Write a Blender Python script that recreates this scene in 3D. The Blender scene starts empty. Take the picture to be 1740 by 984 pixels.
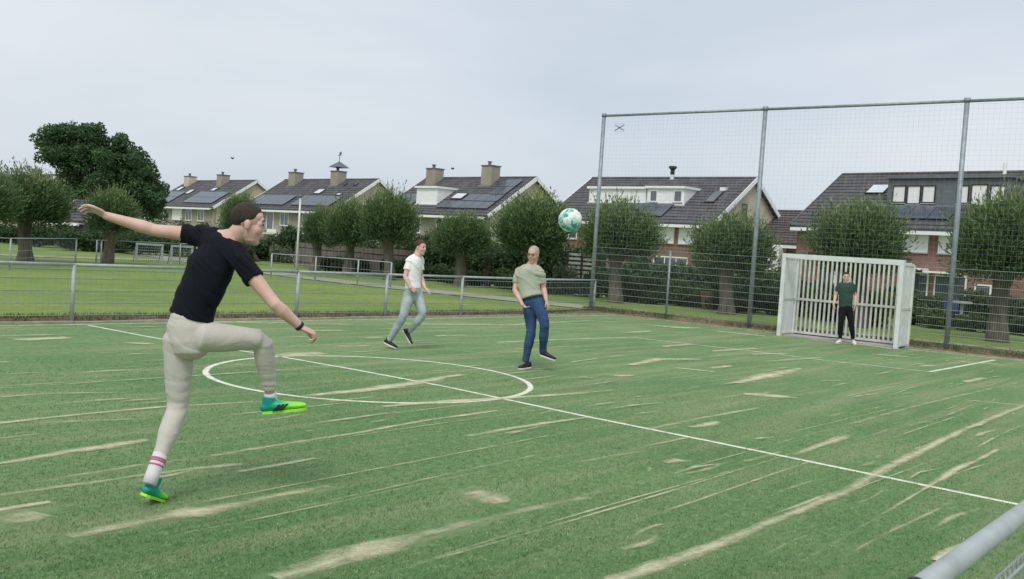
import bpy, bmesh, math, random
import numpy as np
from mathutils import Vector, Matrix, noise as mnoise

# ---------------------------------------------------------------- camera
sc = bpy.context.scene
IMW, IMH = 1740.0, 984.0
FPX, ROLL, PITCH, YAW, CAMH = 1664.54, 0.06707, 0.0402, 0.89046, 1.736
_f = np.array([0, math.cos(PITCH), -math.sin(PITCH)]); _r = np.array([1.0, 0, 0]); _u = np.cross(_r, _f)
_r2 = _r * math.cos(ROLL) + _u * math.sin(ROLL); _u2 = np.cross(_r2, _f)
_c, _s = math.cos(-YAW), math.sin(-YAW); _M = np.array([[_c, -_s, 0], [_s, _c, 0], [0, 0, 1]])
CR, CU, CF = _M @ _r2, _M @ _u2, _M @ _f          # camera right, up, forward in the world
CAMP = np.array([0, 0, CAMH])
cam_d = bpy.data.cameras.new('camera'); cam = bpy.data.objects.new('camera', cam_d)
sc.collection.objects.link(cam); sc.camera = cam
cam_d.sensor_width = 36; cam_d.lens = FPX / IMW * 36; cam_d.clip_end = 3000; cam_d.clip_start = 0.05
mw = Matrix.Identity(4)
for i in range(3):
    mw[i][0], mw[i][1], mw[i][2], mw[i][3] = CR[i], CU[i], -CF[i], CAMP[i]
cam.matrix_world = mw

# ---------------------------------------------------------------- sky, sun, exposure
SUN_EL, SUN_AZ = math.radians(52), math.radians(205)   # azimuth measured from +X towards +Y
world = bpy.data.worlds.new('World'); sc.world = world; world.use_nodes = True
wn = world.node_tree.nodes; wl = world.node_tree.links; wn.clear()
def wnode(t, **kw):
    n = wn.new(t)
    for k, v in kw.items():
        if hasattr(n, k): setattr(n, k, v)
        else: n.inputs[k].default_value = v
    return n
sky = wnode('ShaderNodeTexSky', sky_type='NISHITA', sun_disc=False, sun_elevation=SUN_EL,
            sun_rotation=math.radians(90) - SUN_AZ, dust_density=3.0, air_density=1.2)
sm = wnode('ShaderNodeVectorMath', operation='SCALE'); sm.inputs['Scale'].default_value = 0.09
wl.new(sky.outputs[0], sm.inputs[0])
tc = wnode('ShaderNodeTexCoord'); mp = wnode('ShaderNodeMapping'); mp.inputs['Scale'].default_value = (1.0, 1.0, 3.2)
wl.new(tc.outputs['Generated'], mp.inputs['Vector'])
nz = wnode('ShaderNodeTexNoise'); nz.inputs['Scale'].default_value = 1.7; nz.inputs['Detail'].default_value = 4.5
nz.inputs['Roughness'].default_value = 0.5; nz.inputs['Distortion'].default_value = 0.4
wl.new(mp.outputs[0], nz.inputs['Vector'])
rp_ = wnode('ShaderNodeValToRGB'); e = rp_.color_ramp.elements
e[0].position = 0.32; e[0].color = (0.50, 0.562, 0.635, 1); e[1].position = 0.68; e[1].color = (0.645, 0.68, 0.72, 1)
wl.new(nz.outputs['Fac'], rp_.inputs['Fac'])
mx = wnode('ShaderNodeMixRGB'); mx.inputs['Fac'].default_value = 0.9
wl.new(sm.outputs[0], mx.inputs[1]); wl.new(rp_.outputs[0], mx.inputs[2])
bg = wnode('ShaderNodeBackground'); bg.inputs['Strength'].default_value = 1.0
wl.new(mx.outputs[0], bg.inputs['Color'])
wo = wnode('ShaderNodeOutputWorld'); wl.new(bg.outputs[0], wo.inputs['Surface'])
sun_d = bpy.data.lights.new('sun', 'SUN'); sun_d.energy = 1.5; sun_d.angle = math.radians(24); sun_d.color = (1, 0.97, 0.92)
sun = bpy.data.objects.new('sun', sun_d); sc.collection.objects.link(sun)
_sd = Vector((math.cos(SUN_EL) * math.cos(SUN_AZ), math.cos(SUN_EL) * math.sin(SUN_AZ), math.sin(SUN_EL)))
sun.rotation_euler = _sd.to_track_quat('Z', 'Y').to_euler(); sun.location = (0, 0, 40)
sc.view_settings.view_transform = 'Standard'; sc.view_settings.look = 'None'
sc.view_settings.exposure = 0.32; sc.view_settings.gamma = 1.0; sc.view_settings.use_curve_mapping = False
sc.render.engine = 'CYCLES'; sc.cycles.max_bounces = 6; sc.cycles.transparent_max_bounces = 16
sc.cycles.use_denoising = True

# ---------------------------------------------------------------- helpers
COL = sc.collection
RNG = np.random.default_rng(7)
def V(*a): return np.array(a, float)
def ray(x, y): return CR * (x - IMW / 2) / FPX + CU * (IMH / 2 - y) / FPX + CF
def G(x, y, z=0.0):                      # where the sight line through a photo point meets height z
    d = ray(x, y); return CAMP + d * ((z - CAMH) / d[2])
def AT(x, y, depth): return CAMP + ray(x, y) * depth
def nrm(v): v = np.asarray(v, float); return v / (np.linalg.norm(v) + 1e-12)

class MB:
    def __init__(s): s.v = []; s.f = []
    def add(s, vs, fs):
        n = len(s.v); s.v.extend([tuple(map(float, p)) for p in vs]); s.f.extend([tuple(i + n for i in f) for f in fs]); return s
    def obox(s, c, ax, ay, az):          # half-axis vectors
        c, ax, ay, az = map(lambda q: np.asarray(q, float), (c, ax, ay, az))
        vs = [c + i * ax + j * ay + k * az for k in (-1, 1) for j in (-1, 1) for i in (-1, 1)]
        return s.add(vs, [(0, 2, 3, 1), (4, 5, 7, 6), (0, 1, 5, 4), (2, 6, 7, 3), (0, 4, 6, 2), (1, 3, 7, 5)])
    def box(s, x0, x1, y0, y1, z0, z1):
        return s.obox(((x0 + x1) / 2, (y0 + y1) / 2, (z0 + z1) / 2), ((x1 - x0) / 2, 0, 0), (0, (y1 - y0) / 2, 0), (0, 0, (z1 - z0) / 2))
    def poly(s, pts): return s.add(pts, [tuple(range(len(pts)))])
    def extr(s, pts, d):                 # polygon extruded by vector d
        n = len(pts); d = np.asarray(d, float); pts = [np.asarray(p, float) for p in pts]
        vs = pts + [p + d for p in pts]
        fs = [tuple(range(n))[::-1], tuple(range(n, 2 * n))] + [(i, (i + 1) % n, n + (i + 1) % n, n + i) for i in range(n)]
        return s.add(vs, fs)
    def sweep(s, pts, ra, rb=None, right=None, n=12, round_caps=True):
        """elliptical rings along a path; ra across 'right', rb across the third axis"""
        pts = [np.asarray(p, float) for p in pts]; m = len(pts)
        ra = [ra] * m if np.isscalar(ra) else list(ra); rb = ra if rb is None else ([rb] * m if np.isscalar(rb) else list(rb))
        tang = []
        for i in range(m):
            a = pts[max(i - 1, 0)]; b = pts[min(i + 1, m - 1)]; tang.append(nrm(b - a))
        if right is None:
            up = V(0, 0, 1) if abs(tang[0][2]) < 0.9 else V(1, 0, 0); right = np.cross(tang[0], up)
        rights = right if isinstance(right, list) else [right] * m
        P, A, B, T, Rr = list(pts), list(ra), list(rb), list(tang), list(rights)
        if round_caps:
            h0 = min(ra[0], rb[0]); h1 = min(ra[-1], rb[-1])
            pre = [(pts[0] - tang[0] * h0 * a, b) for a, b in ((0.92, 0.38), (0.6, 0.8))]
            post = [(pts[-1] + tang[-1] * h1 * a, b) for a, b in ((0.6, 0.8), (0.92, 0.38))]
            P = [p for p, _ in pre] + P + [p for p, _ in post]
            A = [ra[0] * q for _, q in pre] + A + [ra[-1] * q for _, q in post]
            B = [rb[0] * q for _, q in pre] + B + [rb[-1] * q for _, q in post]
            T = [tang[0]] * 2 + T + [tang[-1]] * 2; Rr = [rights[0]] * 2 + Rr + [rights[-1]] * 2
        vs = []
        for p, a, b, t, r in zip(P, A, B, T, Rr):
            r = nrm(np.asarray(r, float) - t * np.dot(r, t)); q = np.cross(t, r)
            for k in range(n):
                an = 2 * math.pi * k / n; vs.append(p + r * a * math.cos(an) + q * b * math.sin(an))
        fs = []
        for i in range(len(P) - 1):
            for k in range(n):
                a0 = i * n + k; a1 = i * n + (k + 1) % n; fs.append((a0, a1, a1 + n, a0 + n))
        fs.append(tuple(range(n))[::-1]); fs.append(tuple(range((len(P) - 1) * n, len(P) * n)))
        return s.add(vs, fs)
    def tube(s, p0, p1, r, r1=None, n=10): return s.sweep([p0, p1], [r, r if r1 is None else r1], n=n, round_caps=False)
    def ell(s, c, ax, ay, az, nu=16, nv=10):
        c, ax, ay, az = map(lambda q: np.asarray(q, float), (c, ax, ay, az)); vs = [c - az]
        for j in range(1, nv):
            th = math.pi * j / nv - math.pi / 2
            for i in range(nu):
                ph = 2 * math.pi * i / nu
                vs.append(c + math.cos(th) * (math.cos(ph) * ax + math.sin(ph) * ay) + math.sin(th) * az)
        vs.append(c + az); fs = []
        for i in range(nu): fs.append((0, 1 + (i + 1) % nu, 1 + i))
        for j in range(nv - 2):
            for i in range(nu):
                a = 1 + j * nu + i; b = 1 + j * nu + (i + 1) % nu; fs.append((a, b, b + nu, a + nu))
        t = len(vs) - 1; o = 1 + (nv - 2) * nu
        for i in range(nu): fs.append((t, o + i, o + (i + 1) % nu))
        return s.add(vs, fs)
    def mesh(s, name, inv=None):
        me = bpy.data.meshes.new(name); vs = np.array(s.v)
        if inv is not None: vs = vs @ np.array(inv.to_3x3()).T + np.array(inv.translation)
        me.from_pydata([tuple(p) for p in vs], [], s.f); me.update(); return me
    def build(s, name, mat, parent=None, smooth=False, world=False):
        inv = None
        if world and parent is not None: inv = full_matrix(parent).inverted()
        return link(name, s.mesh(name, inv), mat, parent, smooth)

def full_matrix(o):
    m = o.matrix_basis.copy()
    return full_matrix(o.parent) @ m if o.parent else m
def link(name, me, mat, parent=None, smooth=False):
    if mat is not None and not me.materials: me.materials.append(mat)
    if smooth: me.shade_smooth()
    o = bpy.data.objects.new(name, me); COL.objects.link(o)
    if parent is not None: o.parent = parent
    return o
def tag(o, label=None, cat=None, group=None, kind=None):
    if label: o['label'] = label
    if cat: o['category'] = cat
    if group: o['group'] = group
    if kind: o['kind'] = kind
    return o
def empty(name, loc, rz=0.0, label=None, cat=None, group=None):
    o = bpy.data.objects.new(name, None); COL.objects.link(o); o.location = tuple(map(float, loc)); o.rotation_euler = (0, 0, rz)
    o.empty_display_size = 0.2
    return tag(o, label, cat, group)

# ---------------------------------------------------------------- materials
def new_mat(name):
    m = bpy.data.materials.new(name); m.use_nodes = True; nt = m.node_tree
    b = nt.nodes.get('Principled BSDF'); return m, nt, b
def N(nt, t, **kw):
    n = nt.nodes.new(t)
    for k, v in kw.items():
        if k in n.inputs.keys(): n.inputs[k].default_value = v
        else: setattr(n, k, v)
    return n
def ramp(nt, fac, stops):
    r = nt.nodes.new('ShaderNodeValToRGB'); el = r.color_ramp.elements
    while len(el) < len(stops): el.new(0.5)
    for q, (p, c) in zip(el, stops): q.position = p; q.color = (*c, 1)
    nt.links.new(fac, r.inputs['Fac']); return r.outputs[0]
def mix(nt, fac, a, b, bt='MIX'):
    m = N(nt, 'ShaderNodeMixRGB', blend_type=bt)
    for i, q in ((0, fac), (1, a), (2, b)):
        if isinstance(q, (float, int)): m.inputs[i].default_value = q
        elif isinstance(q, tuple): m.inputs[i].default_value = (*q, 1)
        else: nt.links.new(q, m.inputs[i])
    return m.outputs[0]
def noise_tex(nt, scale, detail=4, rough=0.55, mapscale=None, coord='Object', dist=0.0):
    t = N(nt, 'ShaderNodeTexCoord'); n = N(nt, 'ShaderNodeTexNoise', Scale=scale, Detail=detail, Roughness=rough, Distortion=dist)
    if mapscale:
        mp = N(nt, 'ShaderNodeMapping'); mp.inputs['Scale'].default_value = mapscale
        nt.links.new(t.outputs[coord], mp.inputs[0]); nt.links.new(mp.outputs[0], n.inputs['Vector'])
    else: nt.links.new(t.outputs[coord], n.inputs['Vector'])
    return n.outputs['Fac']
def bump(nt, b, h, strength=0.3, dist=0.02):
    n = N(nt, 'ShaderNodeBump', Strength=strength, Distance=dist); nt.links.new(h, n.inputs['Height']); nt.links.new(n.outputs[0], b.inputs['Normal'])
def pmat(name, col, rough=0.6, metal=0.0, var=0.25, scale=6.0, bstr=0.0, bscale=60.0, spec=0.4, mapscale=None):
    """plain surface whose colour wanders a little"""
    m, nt, b = new_mat(name); c = np.array(col)
    f = noise_tex(nt, scale, mapscale=mapscale)
    nt.links.new(ramp(nt, f, [(0.3, tuple(c * (1 - var))), (0.7, tuple(np.minimum(c * (1 + var), 1)))]), b.inputs['Base Color'])
    b.inputs['Roughness'].default_value = rough; b.inputs['Metallic'].default_value = metal; b.inputs['Specular IOR Level'].default_value = spec
    if bstr: bump(nt, b, noise_tex(nt, bscale), bstr)
    return m
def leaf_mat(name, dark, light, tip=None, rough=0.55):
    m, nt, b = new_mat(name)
    a = N(nt, 'ShaderNodeAttribute', attribute_name='leaf_tone')
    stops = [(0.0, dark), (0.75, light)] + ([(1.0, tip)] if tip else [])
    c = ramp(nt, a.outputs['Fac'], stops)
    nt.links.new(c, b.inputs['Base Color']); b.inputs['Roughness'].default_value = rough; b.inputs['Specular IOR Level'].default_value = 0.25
    tr = N(nt, 'ShaderNodeBsdfTranslucent'); nt.links.new(c, tr.inputs['Color'])
    ms = N(nt, 'ShaderNodeMixShader', Fac=0.25); nt.links.new(b.outputs[0], ms.inputs[1]); nt.links.new(tr.outputs[0], ms.inputs[2])
    nt.links.new(ms.outputs[0], nt.nodes['Material Output'].inputs['Surface']); return m
def brick_mat(name, c1, c2, mortar):
    m, nt, b = new_mat(name)
    t = N(nt, 'ShaderNodeTexCoord'); sp = N(nt, 'ShaderNodeSeparateXYZ'); ad = N(nt, 'ShaderNodeMath', operation='ADD'); cb = N(nt, 'ShaderNodeCombineXYZ')
    nt.links.new(t.outputs['Object'], sp.inputs[0]); nt.links.new(sp.outputs['X'], ad.inputs[0]); nt.links.new(sp.outputs['Y'], ad.inputs[1])
    nt.links.new(ad.outputs[0], cb.inputs['X']); nt.links.new(sp.outputs['Z'], cb.inputs['Y'])
    br = N(nt, 'ShaderNodeTexBrick', Scale=1.0); br.inputs['Brick Width'].default_value = 0.22; br.inputs['Row Height'].default_value = 0.065; br.inputs['Mortar Size'].default_value = 0.006
    br.inputs['Color1'].default_value = (*c1, 1); br.inputs['Color2'].default_value = (*c2, 1); br.inputs['Mortar'].default_value = (*mortar, 1)
    nt.links.new(cb.outputs[0], br.inputs['Vector'])
    f = noise_tex(nt, 0.9); nt.links.new(mix(nt, 0.35, br.outputs['Color'], ramp(nt, f, [(0.3, tuple(np.array(c1) * 0.7)), (0.7, tuple(np.array(c2) * 1.2))])), b.inputs['Base Color'])
    b.inputs['Roughness'].default_value = 0.85; bump(nt, b, br.outputs['Fac'], 0.2, -0.01); return m

def turf_mat():
    m, nt, b = new_mat('turf'); L = nt.links
    fine = noise_tex(nt, 170, 3, 0.7); mid = noise_tex(nt, 9, 5, 0.65); big = noise_tex(nt, 0.35, 4)
    tuft = noise_tex(nt, 17, 6, 0.78, (0.75, 1.2, 1.0), dist=0.35)
    base = ramp(nt, tuft, [(0.30, (0.078, 0.168, 0.054)), (0.48, (0.158, 0.275, 0.108)), (0.60, (0.205, 0.325, 0.145)), (0.72, (0.33, 0.44, 0.22))])
    c = mix(nt, 0.6, base, ramp(nt, fine, [(0.3, (0.42, 0.45, 0.4)), (0.7, (1.3, 1.3, 1.25))]), 'MULTIPLY')
    c = mix(nt, 0.5, c, ramp(nt, mid, [(0.3, (0.75, 0.8, 0.75)), (0.7, (1.2, 1.18, 1.2))]), 'MULTIPLY')
    c = mix(nt, 0.7, c, ramp(nt, big, [(0.35, (0.76, 0.86, 0.82)), (0.65, (1.24, 1.14, 1.12))]), 'MULTIPLY')
    # sand brushed into the pile along the length of the pitch
    st = noise_tex(nt, 1.0, 5, 0.6, (0.22, 2.6, 1.0), dist=0.3); st2 = noise_tex(nt, 1.0, 6, 0.7, (0.8, 9.0, 1.0))
    fac = ramp(nt, st, [(0.47, (0, 0, 0)), (0.72, (0.85, 0.85, 0.85))]); fac2 = ramp(nt, st2, [(0.5, (0, 0, 0)), (0.8, (0.6, 0.6, 0.6))])
    fg = ramp(nt, fine, [(0.4, (0.25, 0.25, 0.25)), (0.62, (1, 1, 1))])
    c = mix(nt, mix(nt, 1.0, fac, fg, 'MULTIPLY'), c, (0.34, 0.35, 0.19))
    c = mix(nt, mix(nt, 1.0, mix(nt, 0.5, fac2, fac), fg, 'MULTIPLY'), c, (0.37, 0.38, 0.22))
    L.new(c, b.inputs['Base Color']); b.inputs['Roughness'].default_value = 0.8; b.inputs['Specular IOR Level'].default_value = 0.25
    h = mix(nt, 0.5, fine, tuft); bump(nt, b, h, 0.9, 0.018); return m
def sand_mat(name, colr, thr=0.5):
    """loose sand lying on the pile: thins out to nothing at its edges (attribute 'a')"""
    m, nt, b = new_mat(name); L = nt.links
    n1 = noise_tex(nt, 55, 5, 0.75); n2 = noise_tex(nt, 6, 4, 0.6, (0.5, 1, 1))
    L.new(ramp(nt, noise_tex(nt, 14), [(0.3, tuple(np.array(colr) * 0.85)), (0.7, tuple(np.array(colr) * 1.12))]), b.inputs['Base Color'])
    b.inputs['Roughness'].default_value = 0.95
    a = N(nt, 'ShaderNodeAttribute', attribute_name='a')
    s1 = N(nt, 'ShaderNodeMath', operation='MULTIPLY_ADD'); L.new(n1, s1.inputs[0]); s1.inputs[1].default_value = 0.9; s1.inputs[2].default_value = -0.45
    s2 = N(nt, 'ShaderNodeMath', operation='MULTIPLY_ADD'); L.new(n2, s2.inputs[0]); s2.inputs[1].default_value = 1.3; s2.inputs[2].default_value = -0.65
    ad = N(nt, 'ShaderNodeMath', operation='ADD'); L.new(s1.outputs[0], ad.inputs[0]); L.new(s2.outputs[0], ad.inputs[1])
    ad2 = N(nt, 'ShaderNodeMath', operation='ADD'); L.new(ad.outputs[0], ad2.inputs[0]); L.new(a.outputs['Fac'], ad2.inputs[1])
    mr = N(nt, 'ShaderNodeMapRange'); mr.inputs['From Min'].default_value = thr - 0.34; mr.inputs['From Max'].default_value = thr + 0.5; mr.inputs['To Max'].default_value = 0.9
    L.new(ad2.outputs[0], mr.inputs['Value'])
    tr = N(nt, 'ShaderNodeBsdfTransparent'); ms = N(nt, 'ShaderNodeMixShader')
    L.new(mr.outputs[0], ms.inputs['Fac']); L.new(tr.outputs[0], ms.inputs[1]); L.new(b.outputs[0], ms.inputs[2])
    L.new(ms.outputs[0], nt.nodes['Material Output'].inputs['Surface']); return m
def lawn_mat():
    m, nt, b = new_mat('lawn'); L = nt.links
    a = noise_tex(nt, 0.25, 5, 0.6); c_ = noise_tex(nt, 3.0, 5, 0.7); d = noise_tex(nt, 1.0, 5, 0.6, (0.3, 2.2, 1)); fn = noise_tex(nt, 40, 3, 0.7)
    c = ramp(nt, a, [(0.3, (0.145, 0.225, 0.055)), (0.55, (0.195, 0.275, 0.07)), (0.75, (0.26, 0.30, 0.09))])
    c = mix(nt, 0.6, c, ramp(nt, c_, [(0.3, (0.6, 0.65, 0.6)), (0.7, (1.3, 1.25, 1.2))]), 'MULTIPLY')
    c = mix(nt, 0.5, c, ramp(nt, d, [(0.35, (0.7, 0.75, 0.7)), (0.7, (1.3, 1.22, 1.15))]), 'MULTIPLY')
    c = mix(nt, 0.5, c, ramp(nt, fn, [(0.3, (0.5, 0.5, 0.5)), (0.7, (1.4, 1.4, 1.3))]), 'MULTIPLY')
    L.new(c, b.inputs['Base Color']); b.inputs['Roughness'].default_value = 0.85; b.inputs['Specular IOR Level'].default_value = 0.2
    bump(nt, b, c_, 0.8, 0.05); return m
def soil_mat():
    m, nt, b = new_mat('soil'); L = nt.links
    a = noise_tex(nt, 1.1, 5, 0.65); f = noise_tex(nt, 12, 4, 0.7)
    c = ramp(nt, a, [(0.32, (0.10, 0.13, 0.045)), (0.48, (0.17, 0.135, 0.075)), (0.62, (0.24, 0.19, 0.11)), (0.75, (0.14, 0.17, 0.06))])
    c = mix(nt, 0.7, c, ramp(nt, f, [(0.3, (0.5, 0.5, 0.5)), (0.7, (1.35, 1.3, 1.3))]), 'MULTIPLY')
    L.new(c, b.inputs['Base Color']); b.inputs['Roughness'].default_value = 0.95; bump(nt, b, f, 1.0, 0.05); return m
def tile_mat(name, col):
    m, nt, b = new_mat(name); L = nt.links; c = np.array(col)
    t = N(nt, 'ShaderNodeTexCoord'); br = N(nt, 'ShaderNodeTexBrick', Scale=1.0); br.inputs['Brick Width'].default_value = 0.3; br.inputs['Row Height'].default_value = 0.33
    br.inputs['Color1'].default_value = (*(c * 0.75), 1); br.inputs['Color2'].default_value = (*(c * 1.2), 1); br.inputs['Mortar'].default_value = (*(c * 0.5), 1); br.inputs['Mortar Size'].default_value = 0.02
    L.new(t.outputs['Object'], br.inputs['Vector'])
    f = noise_tex(nt, 0.7, 5, 0.65)
    L.new(mix(nt, 0.8, br.outputs['Color'], ramp(nt, f, [(0.3, (0.7, 0.72, 0.75)), (0.7, (1.3, 1.25, 1.15))]), 'MULTIPLY'), b.inputs['Base Color'])
    b.inputs['Roughness'].default_value = 0.7; return m

M = {}
M['turf'] = turf_mat(); M['lawn'] = lawn_mat(); M['soil'] = soil_mat()
M['sand'] = sand_mat('sand', (0.70, 0.655, 0.43)); M['paint'] = sand_mat('line_paint', (0.80, 0.84, 0.66), 0.30)
M['path'] = pmat('path', (0.30, 0.31, 0.23), 0.9, var=0.18, scale=3, bstr=0.3)
M['galv'] = pmat('galvanised', (0.37, 0.41, 0.42), 0.65, 0.25, 0.15, 8, spec=0.5)
M['galv_dark'] = pmat('galvanised_dull', (0.29, 0.325, 0.35), 0.55, 0.35, 0.2, 8)
M['fibre'] = leaf_mat('turf_fibre', (0.088, 0.195, 0.066), (0.215, 0.365, 0.15), (0.44, 0.54, 0.29))
M['wire'] = pmat('wire', (0.30, 0.33, 0.33), 0.5, 0.3, 0.15, 8)
M['edging'] = pmat('sandy_edging', (0.36, 0.33, 0.25), 0.95, 0, 0.25, 4, 0.4)
M['net'] = pmat('net', (0.36, 0.39, 0.42), 0.8, 0, 0.1, 8)
M['goal_white'] = pmat('goal_paint', (0.68, 0.71, 0.69), 0.45, 0.0, 0.1, 5)
M['goal_bar'] = pmat('goal_bar', (0.62, 0.63, 0.59), 0.5, 0.15, 0.15, 5)
M['white'] = pmat('white_paint', (0.86, 0.87, 0.86), 0.5, 0, 0.06, 3)
M['dark_frame'] = pmat('dark_frame', (0.035, 0.03, 0.03), 0.5, 0, 0.2, 3)
M['grey_board'] = pmat('grey_board', (0.135, 0.155, 0.165), 0.6, 0, 0.2, 3)
M['roof'] = tile_mat('roof_tile', (0.098, 0.098, 0.106)); M['roof_brown'] = tile_mat('roof_tile_brown', (0.095, 0.078, 0.075))
M['brick_red'] = brick_mat('brick_red', (0.195, 0.10, 0.075), (0.245, 0.13, 0.098), (0.26, 0.23, 0.2))
M['brick_yellow'] = brick_mat('brick_yellow', (0.54, 0.485, 0.36), (0.64, 0.575, 0.43), (0.5, 0.47, 0.40))
M['brick_grey'] = brick_mat('brick_grey', (0.29, 0.265, 0.215), (0.37, 0.335, 0.265), (0.34, 0.32, 0.28))
M['panel'] = pmat('solar', (0.075, 0.09, 0.115), 0.22, 0.0, 0.15, 1.5, spec=0.6)
M['pane'] = pmat('window_pane', (0.10, 0.115, 0.125), 0.06, 0.0, 0.35, 0.8, spec=0.9)
M['blind'] = pmat('window_blind', (0.84, 0.84, 0.85), 0.35, 0.0, 0.08, 0.8)
M['skylight'] = pmat('skylight_glass', (0.62, 0.66, 0.70), 0.12, 0.0, 0.06, 1, spec=0.9)
M['lead'] = pmat('lead', (0.16, 0.17, 0.18), 0.6, 0.2, 0.2, 2)
M['bark'] = pmat('bark', (0.115, 0.10, 0.078), 0.95, 0, 0.4, 7, 1.0, 22, mapscale=(1, 1, 0.3))
M['bark_pink'] = pmat('bark_old', (0.25, 0.205, 0.17), 0.95, 0, 0.4, 7, 1.0, 22, mapscale=(1, 1, 0.3))
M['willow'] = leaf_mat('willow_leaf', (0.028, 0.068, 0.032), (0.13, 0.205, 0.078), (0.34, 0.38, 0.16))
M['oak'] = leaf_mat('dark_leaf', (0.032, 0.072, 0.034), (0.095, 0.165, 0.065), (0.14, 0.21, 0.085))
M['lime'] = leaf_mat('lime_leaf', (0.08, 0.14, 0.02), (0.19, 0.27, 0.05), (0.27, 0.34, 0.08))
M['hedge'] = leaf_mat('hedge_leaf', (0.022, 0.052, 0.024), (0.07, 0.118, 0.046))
M['shrub'] = leaf_mat('shrub_leaf', (0.035, 0.07, 0.025), (0.10, 0.155, 0.055), (0.16, 0.19, 0.09))
M['bloom_white'] = leaf_mat('white_bloom', (0.06, 0.11, 0.05), (0.2, 0.25, 0.15), (0.75, 0.75, 0.68))
M['bloom_pink'] = leaf_mat('pink_bloom', (0.04, 0.08, 0.03), (0.12, 0.15, 0.07), (0.55, 0.25, 0.35))
M['bloom_yellow'] = leaf_mat('yellow_bloom', (0.06, 0.1, 0.02), (0.2, 0.26, 0.05), (0.5, 0.48, 0.1))
M['weed'] = leaf_mat('weed_leaf', (0.05, 0.085, 0.025), (0.13, 0.17, 0.05), (0.24, 0.22, 0.1))
M['wood'] = pmat('weathered_wood', (0.17, 0.15, 0.135), 0.85, 0, 0.3, 5, 0.4, 30, mapscale=(1, 1, 0.2))
M['black'] = pmat('black_plastic', (0.015, 0.015, 0.016), 0.5, 0, 0.2, 5)
M['pot'] = pmat('terracotta', (0.26, 0.15, 0.10), 0.8, 0, 0.2, 5)
M['concrete'] = pmat('concrete', (0.36, 0.36, 0.34), 0.85, 0, 0.15, 5)
M['blue_fabric'] = pmat('blue_fabric', (0.03, 0.04, 0.12), 0.8, 0, 0.2, 5)

# ================================================================ the setting: ground, pitch, path
def sheet(name, pts, z, mat, kind='structure'):
    m = MB().poly([(p[0], p[1], z) for p in pts]); return tag(m.build(name, mat), kind=kind)
sheet('ground', [(-700, -700), (1500, -700), (1500, 1500), (-700, 1500)], -0.012, M['lawn'])
PX0, PX1, PY0, PY1 = -14.0, 24.55, 0.35, 16.15           # edges of the artificial pitch
sheet('sports_pitch', [(PX0, PY0), (PX1, PY0), (PX1, PY1), (PX0, PY1)], 0.0, M['turf'])
def ribbon(name, ctr, half, z, mat, parent=None):
    """flat strip along a centre line; 'half' may vary"""
    ctr = [np.asarray(p, float)[:2] for p in ctr]; half = [half] * len(ctr) if np.isscalar(half) else half; L, R_ = [], []
    for i, p in enumerate(ctr):
        t = nrm(ctr[min(i + 1, len(ctr) - 1)] - ctr[max(i - 1, 0)]); nn = V(-t[1], t[0]); L.append(p + nn * half[i]); R_.append(p - nn * half[i])
    m = MB(); m.add([(*p, z) for p in L] + [(*p, z) for p in R_], [(len(L) + i, len(L) + i + 1, i + 1, i) for i in range(len(L) - 1)])
    return m.build(name, mat, parent)
tag(ribbon('footpath', [(34, 62), (29, 44), (26.6, 33), (26.5, 28), (26.8, 22), (27.0, 16), (27.3, 11), (27.8, 6), (28.4, -8)], [0.9, 0.9, 1.0, 1.1, 1.05, 0.95, 0.9, 0.9, 0.9], 0.010, M['path']), kind='structure')
tag(ribbon('park_path', [(-10, 46), (10, 45.5), (22, 45), (30, 46.5)], 0.9, 0.006, M['path']), kind='structure')
# worn soil bank round the pitch: low, lumpy, with a pale edging kerb in front
def bank(name, p0, p1, out, w, h, seed, n=160):
    p0, p1, out = V(*p0), V(*p1), nrm(V(*out)); m = MB(); prof = [(0.0, 0.0), (0.1, 0.35), (0.25, 0.85), (0.5, 1.0), (0.78, 0.75), (1.0, 0.0)]
    vs = []
    for i in range(n + 1):
        c = p0 + (p1 - p0) * i / n
        for a, b in prof:
            q = c + out * (a * w + 0.10 * mnoise.noise(Vector((i * 0.21, a * 2, seed))) * (a not in (0, 1)))
            k = 1 + 0.75 * mnoise.noise(Vector((i * 0.13, a * 3, seed + 5)))
            vs.append((q[0], q[1], b * h * k - 0.008))
    k = len(prof)
    m.add(vs, [(i * k + j, i * k + j + 1, (i + 1) * k + j + 1, (i + 1) * k + j) for i in range(n) for j in range(k - 1)])
    return tag(m.build(name, M['soil'], smooth=True), kind='structure')
bank('soil_bank', (PX1 + 0.16, -6), (PX1 + 0.16, PY1 + 1.2), (1, 0), 1.15, 0.17, 1)
bank('soil_bank', (-14, PY1 + 0.14), (PX1 + 0.2, PY1 + 0.14), (0, 1), 0.55, 0.09, 9)
def kerb_line(name, p0, p1):
    """concrete edging in metre-long pieces, each a piece of its own"""
    p0, p1 = V(*p0), V(*p1); L = np.linalg.norm(p1 - p0); d = (p1 - p0) / L; nn = V(-d[1], d[0]); k = int(L)
    root = empty(name, (*p0, 0), math.atan2(d[1], d[0])); tag(root, kind='structure'); me = None
    for i in range(k):
        if me is None: me = MB().box(0.008, L / k - 0.008, -0.05, 0.05, -0.05, 0.028).mesh('edging_block'); me.materials.append(M['edging'])
        o = link('edging_block', me, None, root); o.location = (i * L / k, RNG.normal(0, 0.004), RNG.normal(0, 0.004)); o.rotation_euler = (0, 0, RNG.normal(0, 0.004))
kerb_line('edging_kerb', (PX1 + 0.07, 2.0), (PX1 + 0.07, PY1 + 0.1)); kerb_line('edging_kerb', (-6, PY1 + 0.07), (PX1, PY1 + 0.07))

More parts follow.
